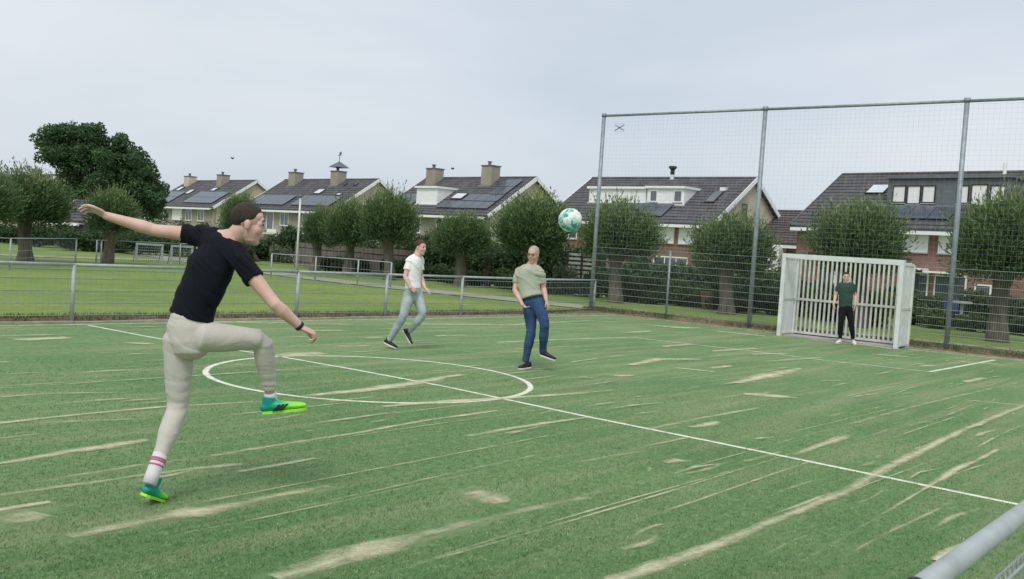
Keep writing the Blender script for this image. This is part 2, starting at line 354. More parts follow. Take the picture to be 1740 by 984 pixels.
# painted lines and loose sand: thin sheets on the pile, world positions read off the ground plane
def decal(name, strips, z, mat, sub=7):
    if mat is M['sand']: strips = [(p, [q * .92 for q in h] if not np.isscalar(h) else h * .92, a) for p, h, a in strips]
    vs, fs, at = [], [], []
    for si, (pts, half, al) in enumerate(strips):
        pts = [np.asarray(p, float)[:2] for p in pts]
        # resample
        d = np.concatenate([[0], np.cumsum([np.linalg.norm(b - a) for a, b in zip(pts, pts[1:])])]); n = max(3, int(d[-1] / 0.22)); t = np.linspace(0, d[-1], n + 1)
        c = np.stack([np.interp(t, d, [p[i] for p in pts]) for i in (0, 1)], 1); hw = np.interp(t, d, half if not np.isscalar(half) else [half] * len(pts))
        aw = np.interp(t, d, al) if not np.isscalar(al) else np.where((t == 0) | (t == t[-1]), 0.0, al)
        if mat is M['paint'] and np.isscalar(al): aw = np.full(n + 1, al)
        o = len(vs)
        for i in range(n + 1):
            tg = nrm(c[min(i + 1, n)] - c[max(i - 1, 0)]); nn = V(-tg[1], tg[0])
            for j, s in enumerate((-1, -0.55, 0, 0.55, 1)):
                p = c[i] + nn * hw[i] * s; vs.append((p[0], p[1], z + si * 0.00004)); edge = (0.0, 0.55, 1.0, 0.55, 0.0)[j] if mat is M['sand'] else (0.25, 0.95, 1, 0.95, 0.25)[j]
                at.append(aw[i] * edge)
        for i in range(n):
            for j in range(4): a = o + i * 5 + j; fs.append((a, a + 1, a + 6, a + 5))
    me = bpy.data.meshes.new(name); me.from_pydata(vs, [], fs); a = me.attributes.new('a', 'FLOAT', 'POINT'); a.data.foreach_set('value', np.array(at, dtype=np.float32))
    return link(name, me, mat)
def g2(*pp): return [G(x, y)[:2] for x, y in pp]
CCX, CCY, CRAD = 8.642, 9.204, 2.042
circ = [(CCX + CRAD * math.cos(a), CCY + CRAD * math.sin(a)) for a in np.linspace(0, 2 * math.pi, 73)]
lines = [('halfway_line', [(g2((150, 553), (265, 575), (480, 607), (600, 628), (760, 658), (1000, 709), (1200, 749), (1400, 790), (1730, 858)) + [(8.5, 0.45)], 0.04, 0.8)]),
         ('centre_circle', [(circ, 0.042, 0.85)]),
         ('area_line', [(g2((1085, 575), (1280, 597), (1405, 613), (1580, 632)), 0.045, 0.52), (g2((1580, 632), (1690, 612)), 0.05, 0.75), (g2((845, 582), (985, 576), (1085, 573)), 0.045, 0.5)]),
         ('goal_line', [(g2((1545, 594), (1740, 614)), 0.06, 0.55)]),
         ('side_line', [([(2, PY1 - 0.22), (PX1 - .3, PY1 - 0.22)], 0.05, 0.36)]),
         ('cross_line', [(g2((1640, 680), (1740, 689)), 0.03, 0.4)])]
for nme, st in lines: tag(decal(nme, st, 0.004, M['paint']), kind='structure')
S = []
def sd(pts, w, a): S.append((g2(*pts), w, a))
sd([(1040, 990), (1200, 935), (1330, 880), (1440, 835), (1490, 805)], [0.10, 0.085, 0.07, 0.085, 0.085], [0.75, 0.7, 0.62, 0.72, 0.8])
sd([(1490, 805), (1560, 770), (1640, 730), (1740, 690), (1790, 672)], [0.085, 0.085, 0.07, 0.065, 0.065], [0.8, 0.8, 0.72, 0.75, 0.7])
sd([(1572, 832), (1600, 815), (1625, 798), (1660, 784), (1695, 765)], [0.04, 0.06, 0.065, 0.04, 0.04], [0.4, 0.8, 0.85, 0.6, 0.8])
sd([(1348, 774), (1385, 761), (1428, 746), (1440, 740)], [0.05, 0.07, 0.1, 0.05], [0.5, 0.7, 0.85, 0.3])
sd([(1440, 722), (1530, 698), (1600, 680), (1690, 660), (1740, 648)], 0.06, [0.3, 0.45, 0.5, 0.4, 0.4])
sd([(-40, 724), (0, 720), (130, 706), (270, 693), (430, 684)], [0.07, 0.07, 0.06, 0.06, 0.04], [0.8, 0.8, 0.7, 0.75, 0.5])
sd([(-60, 800), (0, 789), (130, 767), (250, 749)], [0.06, 0.06, 0.12, 0.07], [0.7, 0.7, 0.85, 0.6])
sd([(130, 767), (190, 760), (250, 749)], [0.06, 0.14, 0.05], [0.6, 0.9, 0.5])
sd([(-40, 745), (0, 746), (85, 737)], 0.05, 0.5)
sd([(-60, 880), (0, 868), (85, 855)], [0.05, 0.06, 0.05], [0.8, 0.8, 0.8])
sd([(405, 803), (470, 792), (535, 780)], [0.05, 0.07, 0.04], [0.6, 0.9, 0.7])
sd([(360, 776), (470, 758), (600, 738), (720, 716), (845, 699)], 0.055, [0.5, 0.55, 0.65, 0.78, 0.7])
sd([(0, 843), (150, 822), (300, 801), (410, 790)], 0.06, [0.45, 0.5, 0.5, 0.4])
sd([(520, 674), (620, 664), (690, 654), (785, 637)], [0.09, 0.17, 0.17, 0.1], [0.75, 0.95, 0.95, 0.65])
sd([(600, 668), (660, 658), (735, 647)], [0.1, 0.2, 0.1], [0.5, 0.8, 0.5])
sd([(650, 692), (760, 683), (850, 678), (960, 671), (1040, 664)], [0.08, 0.12, 0.12, 0.10, 0.06], [0.6, 0.85, 0.85, 0.7, 0.4])
sd([(795, 742), (880, 727), (1000, 710)], [0.06, 0.08, 0.05], [0.6, 0.85, 0.75])
sd([(120, 915), (230, 890), (330, 873), (440, 850), (560, 828)], [0.08, 0.10, 0.13, 0.08, 0.06], [0.5, 0.55, 0.75, 0.5, 0.4])
sd([(285, 880), (330, 872), (360, 866)], [0.1, 0.2, 0.1], [0.4, 0.7, 0.3])
sd([(470, 985), (580, 950), (650, 930), (700, 918), (800, 890)], [0.1, 0.18, 0.2, 0.12, 0.08], [0.55, 0.72, 0.78, 0.6, 0.45])
sd([(800, 890), (900, 868), (1000, 846)], 0.08, [0.45, 0.4, 0.3])
sd([(800, 838), (835, 848), (865, 855)], [0.15, 0.22, 0.1], [0.5, 0.7, 0.5])
sd([(0, 890), (30, 880), (60, 872)], 0.25, [0.45, 0.6, 0.4])
sd([(1265, 671), (1310, 673), (1355, 677)], [0.16, 0.3, 0.12], [0.7, 1.0, 0.6])
sd([(1250, 652), (1300, 640), (1360, 627)], [0.12, 0.26, 0.12], [0.7, 1.0, 0.6])
sd([(1070, 621), (1120, 611), (1190, 611)], [0.1, 0.2, 0.12], [0.8, 0.9, 0.8])
sd([(1148, 626), (1180, 629), (1215, 633)], [0.08, 0.16, 0.1], [0.7, 0.95, 0.7])
sd([(1200, 627), (1250, 622)], 0.12, 0.8); sd([(1030, 640), (1090, 638)], 0.14, 0.75); sd([(965, 617), (1020, 609)], 0.06, 0.75)
sd([(1170, 727), (1200, 724), (1220, 718)], [0.06, 0.12, 0.07], [0.6, 0.95, 0.7]); sd([(1130, 788), (1155, 784), (1175, 785)], [0.06, 0.12, 0.06], [0.5, 0.75, 0.4])
sd([(1105, 730), (1200, 710), (1290, 694)], 0.06, [0.4, 0.6, 0.5]); sd([(1300, 615), (1400, 608)], 0.12, [0.6, 0.6]); sd([(1385, 648), (1440, 648)], 0.06, 0.7)
sd([(1490, 603), (1545, 607)], 0.2, [0.8, 0.8]); sd([(1555, 622), (1600, 622)], 0.14, 0.8); sd([(1630, 615), (1700, 620)], 0.25, [0.6, 0.6]); sd([(1640, 650), (1672, 643)], [0.12, 0.12], [0.9, 0.7])
sd([(880, 597), (960, 596)], 0.1, 0.4); sd([(1205, 598), (1290, 592)], 0.12, 0.75); sd([(1120, 590), (1180, 585)], 0.14, 0.75); sd([(1270, 603), (1345, 601)], 0.12, 0.7); sd([(1060, 566), (1110, 563)], 0.2, 0.7)
sd([(22, 578), (70, 577), (120, 575)], [0.15, 0.26, 0.15], [0.7, 0.95, 0.7]); sd([(95, 574), (118, 574)], 0.15, 0.8); sd([(205, 583), (270, 586)], 0.2, 0.75); sd([(-10, 616), (20, 616)], 0.1, 0.8)
sd([(0, 676), (80, 670), (210, 668)], 0.06, [0.5, 0.55, 0.5]); sd([(470, 606), (510, 603), (550, 601)], [0.2, 0.35, 0.2], [0.6, 0.9, 0.6]); sd([(560, 590), (640, 588)], 0.15, 0.55)
sd([(520, 563), (600, 562)], 0.25, 0.5); sd([(730, 572), (800, 570)], 0.15, 0.6); sd([(380, 620), (440, 622)], 0.08, 0.45); sd([(610, 575), (660, 574)], 0.16, 0.7)
sd([(1100, 553), (1150, 557), (1190, 558)], [0.2, 0.4, 0.2], [0.6, 1.0, 0.6]); sd([(1215, 563), (1300, 572)], 0.25, [0.8, 0.8]); sd([(1380, 578), (1480, 588), (1520, 594)], 0.3, [0.6, 0.8, 0.6])
sd([(0, 549), (110, 547), (260, 546), (600, 552)], 0.3, [0.85, 0.8, 0.55, 0.4]); sd([(660, 551), (860, 553), (1010, 545)], 0.25, [0.5, 0.6, 0.4]); sd([(70, 720), (170, 716), (250, 713)], 0.05, [0.3, 0.5, 0.3])
sd([(1590, 955), (1615, 940), (1650, 925)], [0.05, 0.09, 0.05], [0.9, 1.0, 0.8])
rr = random.Random(4)
for k in range(60):                        # long thin lines left by the brush
    x, y = rr.uniform(2.5, 19), rr.uniform(1.2, 15.5); ln = rr.uniform(2.0, 6.0); sl = rr.uniform(-.012, .03); w = rr.uniform(0.014, 0.03)
    S.append(([(x + ln * q, y + ln * q * sl + .02 * math.sin(q * 5 + k)) for q in (0, .25, .5, .75, 1)], w, [0.15, rr.uniform(.3, .62), rr.uniform(.35, .7), rr.uniform(.3, .62), 0.15]))
for k in range(260):                       # short brushed streaks everywhere, lengthwise along the pitch
    x, y = rr.uniform(3, 24), rr.uniform(1.0, 15.8); ln = rr.uniform(0.25, 1.4); w = rr.uniform(0.02, 0.07)
    S.append(([(x, y), (x + ln / 2, y + rr.uniform(-.05, .05)), (x + ln, y + rr.uniform(-.1, .1))], [w * .5, w, w * .4], [0.2, rr.uniform(0.35, 0.8), 0.2]))
tag(decal('sand', S, 0.008, M['sand']), 'pale loose sand lying in streaks on the green pitch', 'sand', kind='stuff')

# standing fibres of the artificial turf on the near part of the pitch, parted where lines and sand lie
def turf_fibres(n=230000):
    rg = np.random.default_rng(3); r = 1 / rg.uniform(1 / 13.5, 1 / 3.3, n); th = math.atan2(CF[1], CF[0]) + rg.uniform(-.72, .72, n); p = np.stack([r * np.cos(th), r * np.sin(th)], 1)
    ok = (p[:, 1] > PY0 + .05) & (p[:, 1] < PY1 - .1) & (p[:, 0] < PX1); segs = []
    for st, kf in [(s, 1.25) for _, q in lines for s in q] + [(s, .75) for s in S]:
        pts, half, al = st; m_ = max(half) if not np.isscalar(half) else half; pts = [np.asarray(q, float)[:2] for q in pts]
        for a, b in zip(pts, pts[1:]): segs.append((a, b, m_ * kf))
    for a, b, w in segs:
        lo, hi = np.minimum(a, b) - w, np.maximum(a, b) + w; ii = np.nonzero(ok & (p[:, 0] > lo[0]) & (p[:, 0] < hi[0]) & (p[:, 1] > lo[1]) & (p[:, 1] < hi[1]))[0]
        if len(ii) == 0: continue
        d = b - a; t = np.clip(((p[ii] - a) @ d) / (d @ d + 1e-9), 0, 1); dist = np.linalg.norm(p[ii] - (a + t[:, None] * d), axis=1); ok[ii[dist < w * rg.uniform(.6, 1.1, len(ii))]] = False
    p = p[ok]; r = r[ok]; n = len(p); d = np.stack([rg.normal(.25, .45, n), rg.normal(0, .45, n), np.ones(n)], 1); d /= np.linalg.norm(d, axis=1)[:, None]
    ln = rg.uniform(.010, .024, n); c = np.stack([p[:, 0], p[:, 1], ln * .42], 1); pat = np.array([mnoise.noise(Vector((q[0] * 1.4, q[1] * 3.2, 0))) for q in p]) * .25 + np.array([mnoise.noise(Vector((q[0] * 9, q[1] * 13, 5))) for q in p]) * .3
    return c, d, ln, rg.uniform(.003, .006, n) * (1 + r / 14), np.clip(.5 + pat + rg.normal(0, .16, n), 0, 1)
# ================================================================ fences
def wire_mesh(m, p0, p1, z0, z1, dx, r):
    p0, p1 = V(*p0), V(*p1); n = int(np.linalg.norm(p1 - p0) / dx)
    for i in range(1, n): c = p0 + (p1 - p0) * i / n; m.tube((c[0], c[1], z0), (c[0], c[1], z1), r, n=4)
def rail_fence(name, label, posts, h, r_post, r_rail, mesh=(0.1, 0.5), group=None, hw=None, mid=False):
    root = empty(name, (*posts[0], 0)); tag(root, label, 'fence', group)
    for p in posts:
        m = MB(); m.tube((*p, -0.05), (*p, h - r_rail * 0.4), r_post, n=12); m.tube((*p, 0.0), (*p, 0.02), r_post * 1.7, n=12); o = m.build('post', M['galv'], root, True, world=True)
    for a, b in zip(posts, posts[1:]):
        MB().tube((*a, h), (*b, h), r_rail, n=12).build('rail', M['galv'], root, True, world=True)
        if hw:
            for z in hw: MB().tube((*a, z), (*b, z), 0.0075, n=5).build('wire', M['wire'], root, world=True)
        if mesh:
            m = MB(); wire_mesh(m, a, b, 0.08, h - 0.06, mesh[0], mesh[1] * 0.006); tag(m.build('wire_mesh', M['wire'], root, world=True), kind='stuff')
    return root
FY = 16.33
rail_fence('rail_fence', 'long low galvanised rail fence along the far side of the pitch', [(x, FY) for x in (0.6, 3.2, 5.8, 8.28, 10.7, 13.08, 15.62, 18.2, 21.6)] + [(24.95, FY + 0.6)], 0.985, 0.036, 0.028, (0.1, 0.45), hw=[0.12, 0.33, 0.54, 0.75, 0.9])
def fence2(name, label, pts, h): return rail_fence(name, label, pts, h, 0.03, 0.017, (0.16, 0.5), hw=[0.1, 0.35, 0.6])
fp = lambda x, y: tuple(G(x, y)[:2])
fence2('park_fence', 'low park fence with two thin posts at the far left', [(8.5, 31.5), fp(16, 458), fp(128, 449)], 1.02)
fence2('park_fence', 'low park fence with a top rail behind the kicking man', [fp(163, 447.5), fp(171, 447), fp(305, 449), fp(333, 450)], 0.98)
fence2('park_fence', 'low mesh park fence in front of the wooden garden fence', [fp(460, 472), fp(535, 477), fp(607, 483), fp(663, 489)], 0.96)

# tall ball-catch fence behind the goal
FX = 24.9
PY_ = [17.0, 11.75, 6.62, 1.5, -3.6]; POLE_H = 6.0
tf = empty('ball_fence', (FX, 6.62, 0), label='tall ball-catch fence of grey poles and netting behind the goal', cat='fence')
for y in PY_:
    m = MB(); m.tube((FX, y, -0.1), (FX, y, POLE_H), 0.06, n=14); m.tube((FX, y, POLE_H - 0.03), (FX, y, POLE_H + 0.07), 0.075, n=14); m.box(FX - .1, FX + .1, y - .1, y + .1, -0.01, 0.03)
    m.build('pole', M['galv_dark'], tf, True, world=True)
for a, b in zip(PY_, PY_[1:]): MB().tube((FX, a, POLE_H), (FX, b, POLE_H), 0.038, n=12).build('top_rail', M['galv_dark'], tf, True, world=True)
GL, GR = 10.45, 7.5                                        # goal sides
posts_low = [14.35, 3.9, 9999]
for y in (14.35, 4.05, -1.0): MB().tube((FX, y, -0.05), (FX, y, 2.02), 0.032, n=12).build('post', M['galv_dark'], tf, True, world=True)
spans = [(17.0, 14.35), (14.35, 11.75), (11.75, GL + 0.06), (GR - 0.1, 6.62), (6.62, 4.05), (4.05, 1.5), (1.5, -1.0)]
for a, b in spans:
    for z in np.arange(0.2, 2.01, 0.2):
        m = MB(); m.tube((FX - .05, a - .03, z), (FX - .05, b + .03, z), 0.0055, n=5); m.tube((FX - .026, a - .03, z), (FX - .026, b + .03, z), 0.0055, n=5)
        m.build('double_wire', M['wire'], tf, world=True)
    m = MB(); wire_mesh(m, (FX - .038, a), (FX - .038, b), 0.06, 2.0, 0.05, 0.0017); tag(m.build('wire_mesh', M['wire'], tf, world=True), kind='stuff')
for a, b in zip(PY_, PY_[1:]):                            # knotted net above the wire panels
    m = MB(); z0, z1 = 2.0, POLE_H - 0.06; ny = int((a - b) / 0.12); nz_ = int((z1 - z0) / 0.12)
    for i in range(1, ny):
        y = a + (b - a) * i / ny; sway = [0.03 * math.sin(i * .7 + k) + .02 for k in range(6)]
        m.sweep([(FX + 0.05 + sway[k] * math.sin(math.pi * k / 5), y + 0.012 * math.sin(k * 2 + i), z0 + (z1 - z0) * k / 5) for k in range(6)], 0.0012, n=3, round_caps=False)
    for j in range(nz_ + 1):
        z = z0 + (z1 - z0) * j / nz_
        m.sweep([(FX + 0.05 + 0.02 * math.sin(k * 1.3 + j), a + (b - a) * k / 12, z - 0.03 * math.sin(math.pi * k / 12) * (j % 3) * .5 - 0.0) for k in range(13)], 0.0012, n=3, round_caps=False)
    tag(m.build('net', M['net'], tf, world=True), kind='stuff')
sg = empty('fence_sign', (FX - 0.03, 16.4, 5.62), label='small grey tag fixed high on the net beside the first tall pole', cat='sign')
q = MB()
for s in (-1, 1):
    q.extr([(0, -0.16, s * .10), (0, -0.16, s * .055), (0, 0, -s * .02), (0, 0.16, s * .055), (0, 0.16, s * .10), (0, 0, s * .03)], (0.012, 0, 0))
q.build('emblem', M['net'], sg)
m = MB(); m.tube((0.02, -.17, .12), (0.02, .17, .12), .005, n=5); m.tube((0.02, -.17, -.12), (0.02, .17, -.12), .005, n=5); m.build('cord', M['net'], sg)

# goal with its barred back wall
GXF, GXB, GH = 23.95, 24.78, 2.02
gr_ = empty('football_goal', (GXF, (GL + GR) / 2, 0), label='white steel football goal with a barred back wall', cat='goal')
def gbox(name, mat, *a): return MB().box(*a).build(name, mat, gr_, world=True)
for y in (GL, GR): gbox('goal_post', M['goal_white'], GXF - .05, GXF + .05, y - .05, y + .05, 0, GH - .0)
gbox('crossbar', M['goal_white'], GXF - .052, GXF + .052, GR - .052, GL + .052, GH, GH + .1)
for y in (GL, GR):
    gbox('back_post', M['goal_white'], GXB - .03, GXB + .05, y - .04, y + .04, 0, GH)
    gbox('side_rail', M['goal_bar'], GXF + .052, GXB - .032, y - .028, y + .028, 0.93, 0.985)
    gbox('side_top_rail', M['goal_white'], GXF + .054, GXB - .034, y - .03, y + .03, GH - .03, GH + .03)
    gbox('side_bottom_rail', M['goal_white'], GXF + .054, GXB - .034, y - .03, y + .03, 0.05, 0.1)
    for k in range(7):
        x = GXF + .1 + k * .1; gbox('side_slat', M['goal_white'], x - .034, x + .034, y - .018, y + .018, 0.102, GH - .032)
gbox('back_top_rail', M['goal_white'], GXB - .028, GXB + .03, GR + .042, GL - .042, GH - .02, GH + .05)
gbox('back_middle_rail', M['goal_bar'], GXB - .045, GXB - .02, GR + .042, GL - .042, 0.93, 0.99)
gbox('back_bottom_rail', M['goal_bar'], GXB - .028, GXB + .03, GR + .042, GL - .042, 0.06, 0.12)
for k in range(24):
    y = GR + .1 + k * (GL - GR - .2) / 23; gbox('bar', M['goal_bar'], GXB - .016, GXB + .016, y - .023, y + .023, 0.122, GH - .022)
gbox('threshold', M['concrete'], GXF + .06, GXB + .06, GR + .05, GL - .05, -0.02, 0.03)

# near rail at the photographer's side
NRY, NRZ = 0.545, 1.125
nr = empty('near_rail', (2.0, NRY, 0), label='thick galvanised tube rail of the near fence at the lower right corner', cat='fence')
MB().tube((1.985, NRY, NRZ), (9.0, NRY, NRZ), 0.0245, n=24).build('rail', M['galv'], nr, True, world=True)
m = MB(); m.sweep([(1.963, NRY, NRZ), (1.987, NRY, NRZ)], 0.029, n=24, round_caps=False); m.build('end_collar', M['black'], nr, True, world=True)
m = MB(); m.tube((1.9, NRY, -.02), (1.9, NRY, NRZ + .02), 0.034, n=20); m.build('post', M['galv'], nr, True, world=True)
MB().tube((4.5, NRY, -.02), (4.5, NRY, NRZ - .028), 0.03, n=20).build('post', M['galv'], nr, True, world=True)
for z in (0.985, 0.8, 0.6, 0.4, 0.2):
    m = MB()
    for dy in (-.012, .012): m.tube((1.95, NRY + dy, z), (9.0, NRY + dy, z), 0.004, n=8)
    m.build('double_wire', M['galv'], nr, world=True)
m = MB(); wire_mesh(m, (1.95, NRY), (9.0, NRY), 0.05, 1.0, 0.05, 0.0028); tag(m.build('wire_mesh', M['galv'], nr, world=True), kind='stuff')

# ================================================================ houses
def window(root, u0, u1, z0, z1, y, frame='white', pane='pane', mull=0, t=0.07, name='window', ex=None, trans=None):
    """frame standing proud of a wall that faces -y; pane set back; optional mullions"""
    m = MB()
    m.box(u0, u1, y - .05, y + .02, z1 - t, z1); m.box(u0, u1, y - .05, y + .02, z0, z0 + t)
    m.box(u0, u0 + t, y - .05, y + .02, z0 + t, z1 - t); m.box(u1 - t, u1, y - .05, y + .02, z0 + t, z1 - t)
    for k in range(mull):
        c = u0 + (u1 - u0) * (k + 1) / (mull + 1); m.box(c - t * .4, c + t * .4, y - .04, y + .01, z0 + t, z1 - t)
    w = m.build(name, M[frame], root)
    MB().box(u0 + t * .5, u1 - t * .5, y - .012, y + .015, z0 + t * .5, z1 - t * .5).build('pane', M[pane], w)
    MB().box(u0 - .04, u1 + .04, y - .1, y + .01, z0 - .06, z0 - .003).build('sill', M['concrete'], w)
    return w
def house(label, O, rot, L, D=9.6, e=4.35, Z=7.5, wall='brick_yellow', gable=None, roof='roof', chimneys=(), panels=(), skylights=(), dormers=(), windows=(), name='house', barge='white', over=0.3):
    root = empty(name, (O[0], O[1], 0), math.radians(rot), label, 'house' if name == 'house' else name.replace('_', ' '))
    w = MB(); w.extr([(0.0, 0, -.2), (L, 0, -.2), (L, 0, e), (0.0, 0, e)], (0, 0.3, 0)); w.build('wall', M[wall], root)
    for u in (0, L - .3): MB().extr([(u, .302, -.2), (u, D - .3, -.2), (u, D - .3, e), (u, D / 2, Z - .16), (u, .302, e)], (.3, 0, 0)).build('gable_wall', M[gable or wall], root)
    MB().box(0, L, D - .298, D, -.2, e).build('wall', M[wall], root)
    sl = nrm(V(0, D / 2, Z - e)); n = V(0, -sl[2], sl[1]); SL = math.hypot(D / 2, Z - e); rows = max(6, int(SL / .36))
    def rp(u, t, off=0.0): return V(u, t * D / 2, e + t * (Z - e)) + n * off
    for side in (0, 1):                  # stepped tile courses
        m = MB(); prof = []
        for k in range(-1, rows):
            a, b = k / rows, (k + 1) / rows; prof += [rp(0, a, .06), rp(0, b, .025)]
        low = [rp(0, 1.0, -.12), rp(0, -1 / rows, -.12)]
        pts = prof + low
        if side: pts = [V(p[0], D - p[1], p[2]) for p in pts]
        m.extr([p + V(-over, 0, 0) for p in pts], (L + 2 * over, 0, 0)); m.build('roof', M[roof], root)
    MB().sweep([(-over, D / 2, Z + .02), (L + over, D / 2, Z + .02)], .12, .09, right=V(0, 1, 0), n=8, round_caps=False).build('ridge', M[roof], root)
    for u in (-over, L + over):
        for side in (0, 1):
            a, b = rp(u, -.06, .09), rp(u, 1.0, .09); a2, b2 = rp(u, -.06, -.2), rp(u, 1.0, -.2); pts = [a, b, b2, a2]
            if side: pts = [V(p[0], D - p[1], p[2]) for p in pts]
            MB().extr(pts, (math.copysign(.05, u), 0, 0)).build('bargeboard', M[barge], root)
    MB().box(-.1, L + .1, -.62, -.46, e - .48, e - .3).build('gutter', M['white'], root)
    MB().box(0, L, -.455, -.003, e - .36, e - .3).build('soffit', M['white'], root)
    for (u, t, wd, dp, top, kind) in chimneys:
        y = t * D / 2; zb = e + t * (Z - e) - .5
        c = MB().box(u - wd / 2, u + wd / 2, y - dp / 2, y + dp / 2, zb, top).build('chimney', M[kind if kind.startswith('brick') else 'brick_grey'], root)
        MB().box(u - wd / 2 - .06, u + wd / 2 + .06, y - dp / 2 - .06, y + dp / 2 + .06, top + .002, top + .08).build('cap', M['lead'], c)
        m = MB(); m.tube((u - wd * .15, y, top + .08), (u - wd * .15, y, top + .35), .13, n=10); m.tube((u - wd * .15, y, top + .35), (u - wd * .15, y, top + .42), .19, n=10); m.build('chimney_pot', M['lead'], c)
        f = MB(); f.obox(rp(u, t - (dp / 2 + .12) / (D / 2), .045), (wd / 2 + .12, 0, 0), sl * .14, n * .02); f.build('flashing', M['lead'], c)
        if kind == 'vane':
            m = MB(); z0 = top + .42; hs = .75; m.add([(u - hs, y - hs, z0), (u + hs, y - hs, z0), (u + hs, y + hs, z0), (u - hs, y + hs, z0), (u, y, z0 + .62)], [(0, 1, 4), (1, 2, 4), (2, 3, 4), (3, 0, 4), (3, 2, 1, 0)]); m.build('chimney_hood', M['lead'], c)
            m = MB(); m.tube((u, y, z0 + .6), (u, y, z0 + 1.5), .035, n=6); m.obox((u, y, z0 + 1.2), (.3, 0, 0), (0, .02, 0), (0, 0, .03)); m.obox((u + .16, y, z0 + 1.36), (.12, 0, .1), (0, .02, 0), (-.05, 0, .1)); m.build('weather_vane', M['lead'], c)
    for (u0, u1, t0, t1, nc, nr_) in panels:
        for i in range(nc):
            for j in range(nr_):
                a, b = u0 + (u1 - u0) * i / nc + .02, u0 + (u1 - u0) * (i + 1) / nc - .02; c, d = t0 + (t1 - t0) * j / nr_ + .004, t0 + (t1 - t0) * (j + 1) / nr_ - .004
                p = MB().obox(rp((a + b) / 2, (c + d) / 2, .14), ((b - a) / 2, 0, 0), sl * (d - c) / 2 * SL, n * .02).build('solar_panel', M['panel'], root)
    for (u, t, w_, h_, dk) in skylights:
        s = MB().obox(rp(u, t, .09), (w_ / 2, 0, 0), sl * h_ / 2, n * .05).build('skylight', M['dark_frame'], root)
        MB().obox(rp(u, t, .142), (w_ / 2 - .06, 0, 0), sl * (h_ / 2 - .06), n * .006).build('pane', M['pane' if dk else 'skylight'], s)
    for (u0, u1, t0, zt, face, cheek, wins) in dormers:
        y0 = t0 * D / 2; z0 = e + t0 * (Z - e); y1 = (zt - e) / (Z - e) * D / 2
        d = MB().extr([(u0, y0, z0 + .02), (u0, y0, zt), (u0, y1, zt)], (u1 - u0, 0, 0)).build('dormer', M[cheek], root)
        MB().box(u0 + .01, u1 - .01, y0 - .03, y0 - .003, z0 + .05, zt - .003).build('dormer_front', M[face], d)
        MB().box(u0 - .12, u1 + .12, y0 - .2, y1 + .3, zt + .003, zt + .16).build('dormer_roof', M['white' if cheek == 'white' else 'grey_board'], d)
        MB().box(u0 - .1, u1 + .1, y0 - .1, y0 - .032, z0 - .04, z0 + .04).build('dormer_sill', M['white' if cheek == 'white' else 'concrete'], d)
        for (a, b, c_, d_, fr, pn) in wins: window(d, a, b, c_, d_, y0 - .03, fr, pn, 0, .06, 'dormer_window')
    for wdw in windows: window(root, *wdw)
    return root, rp

W = lambda u, z0, wd=1.2, h=1.2, fr='white', pn='pane', mu=1: (u, u + wd, z0, z0 + h, 0.0, fr, pn, mu)
r1, _ = house('farthest yellow brick house with solar panels beside the big dark tree', (63.51, 107.75), -97.0, 16.2, wall='brick_grey', gable='brick_yellow',
      chimneys=[(1.6, .86, 1.25, 1.0, 7.95, 'brick_yellow'), (9.9, .86, 1.2, 1.0, 8.05, 'brick_grey')],
      panels=[(.6, 4.6, .05, .5, 4, 2), (8.2, 15.2, .05, .5, 7, 2)], skylights=[(1.5, .62, 1.0, .9, 0), (5.4, .5, 1.0, 1.0, 0), (10.4, .6, 1.0, .7, 0)],
      windows=[W(3.4, 2.6, 1.0, 1.3), W(6.2, 2.6, 2.4, 1.3, 'white', 'blind'), W(9.6, 2.6, 1.5, 1.3), W(12.5, 2.6, 1.5, 1.3), W(3.5, .5, 2, 1.6), W(9.6, .5, 2.2, 1.6)])
r2, _ = house('house with a peaked hood and weather vane on one chimney', (60.36, 84.72), -96.18, 15.91, wall='brick_grey', gable='brick_yellow',
      chimneys=[(2.7, .88, 1.25, 1.0, 8.15, 'brick_grey'), (10.3, .88, 1.25, 1.0, 8.2, 'vane')],
      panels=[(.5, 7.1, .05, .38, 6, 1), (8.4, 14.9, .05, .38, 6, 1)], skylights=[(9.7, .54, 1.1, .9, 0), (13.7, .45, .7, .4, 0), (12.2, .8, .3, .4, 1), (13.9, .8, .3, .4, 1)],
      windows=[W(.9, 2.6, 1.3, 1.3), W(4.6, 2.0, 1.3, 1.9, 'white', 'pane', 0), W(7.1, 2.6, 1.5, 1.3), W(11, 2.6, 1.5, 1.3), W(13.4, 2.6, 1.3, 1.3), W(4.7, .0, 3.4, 1.7, 'white', 'pane', 2), W(11, .4, 2.2, 1.6)])
m = MB(); m.box(4.3, 8.6, -1.3, -.02, 1.72, 1.84); m.build('balcony', M['white'], r2); MB().box(4.3, 8.6, -1.34, -1.29, 1.842, 2.2).build('balcony_rail', M['white'], r2)
for u in (4.4, 8.5): MB().box(u - .06, u + .06, -1.28, -1.16, -.1, 1.718).build('balcony_post', M['white'], r2)
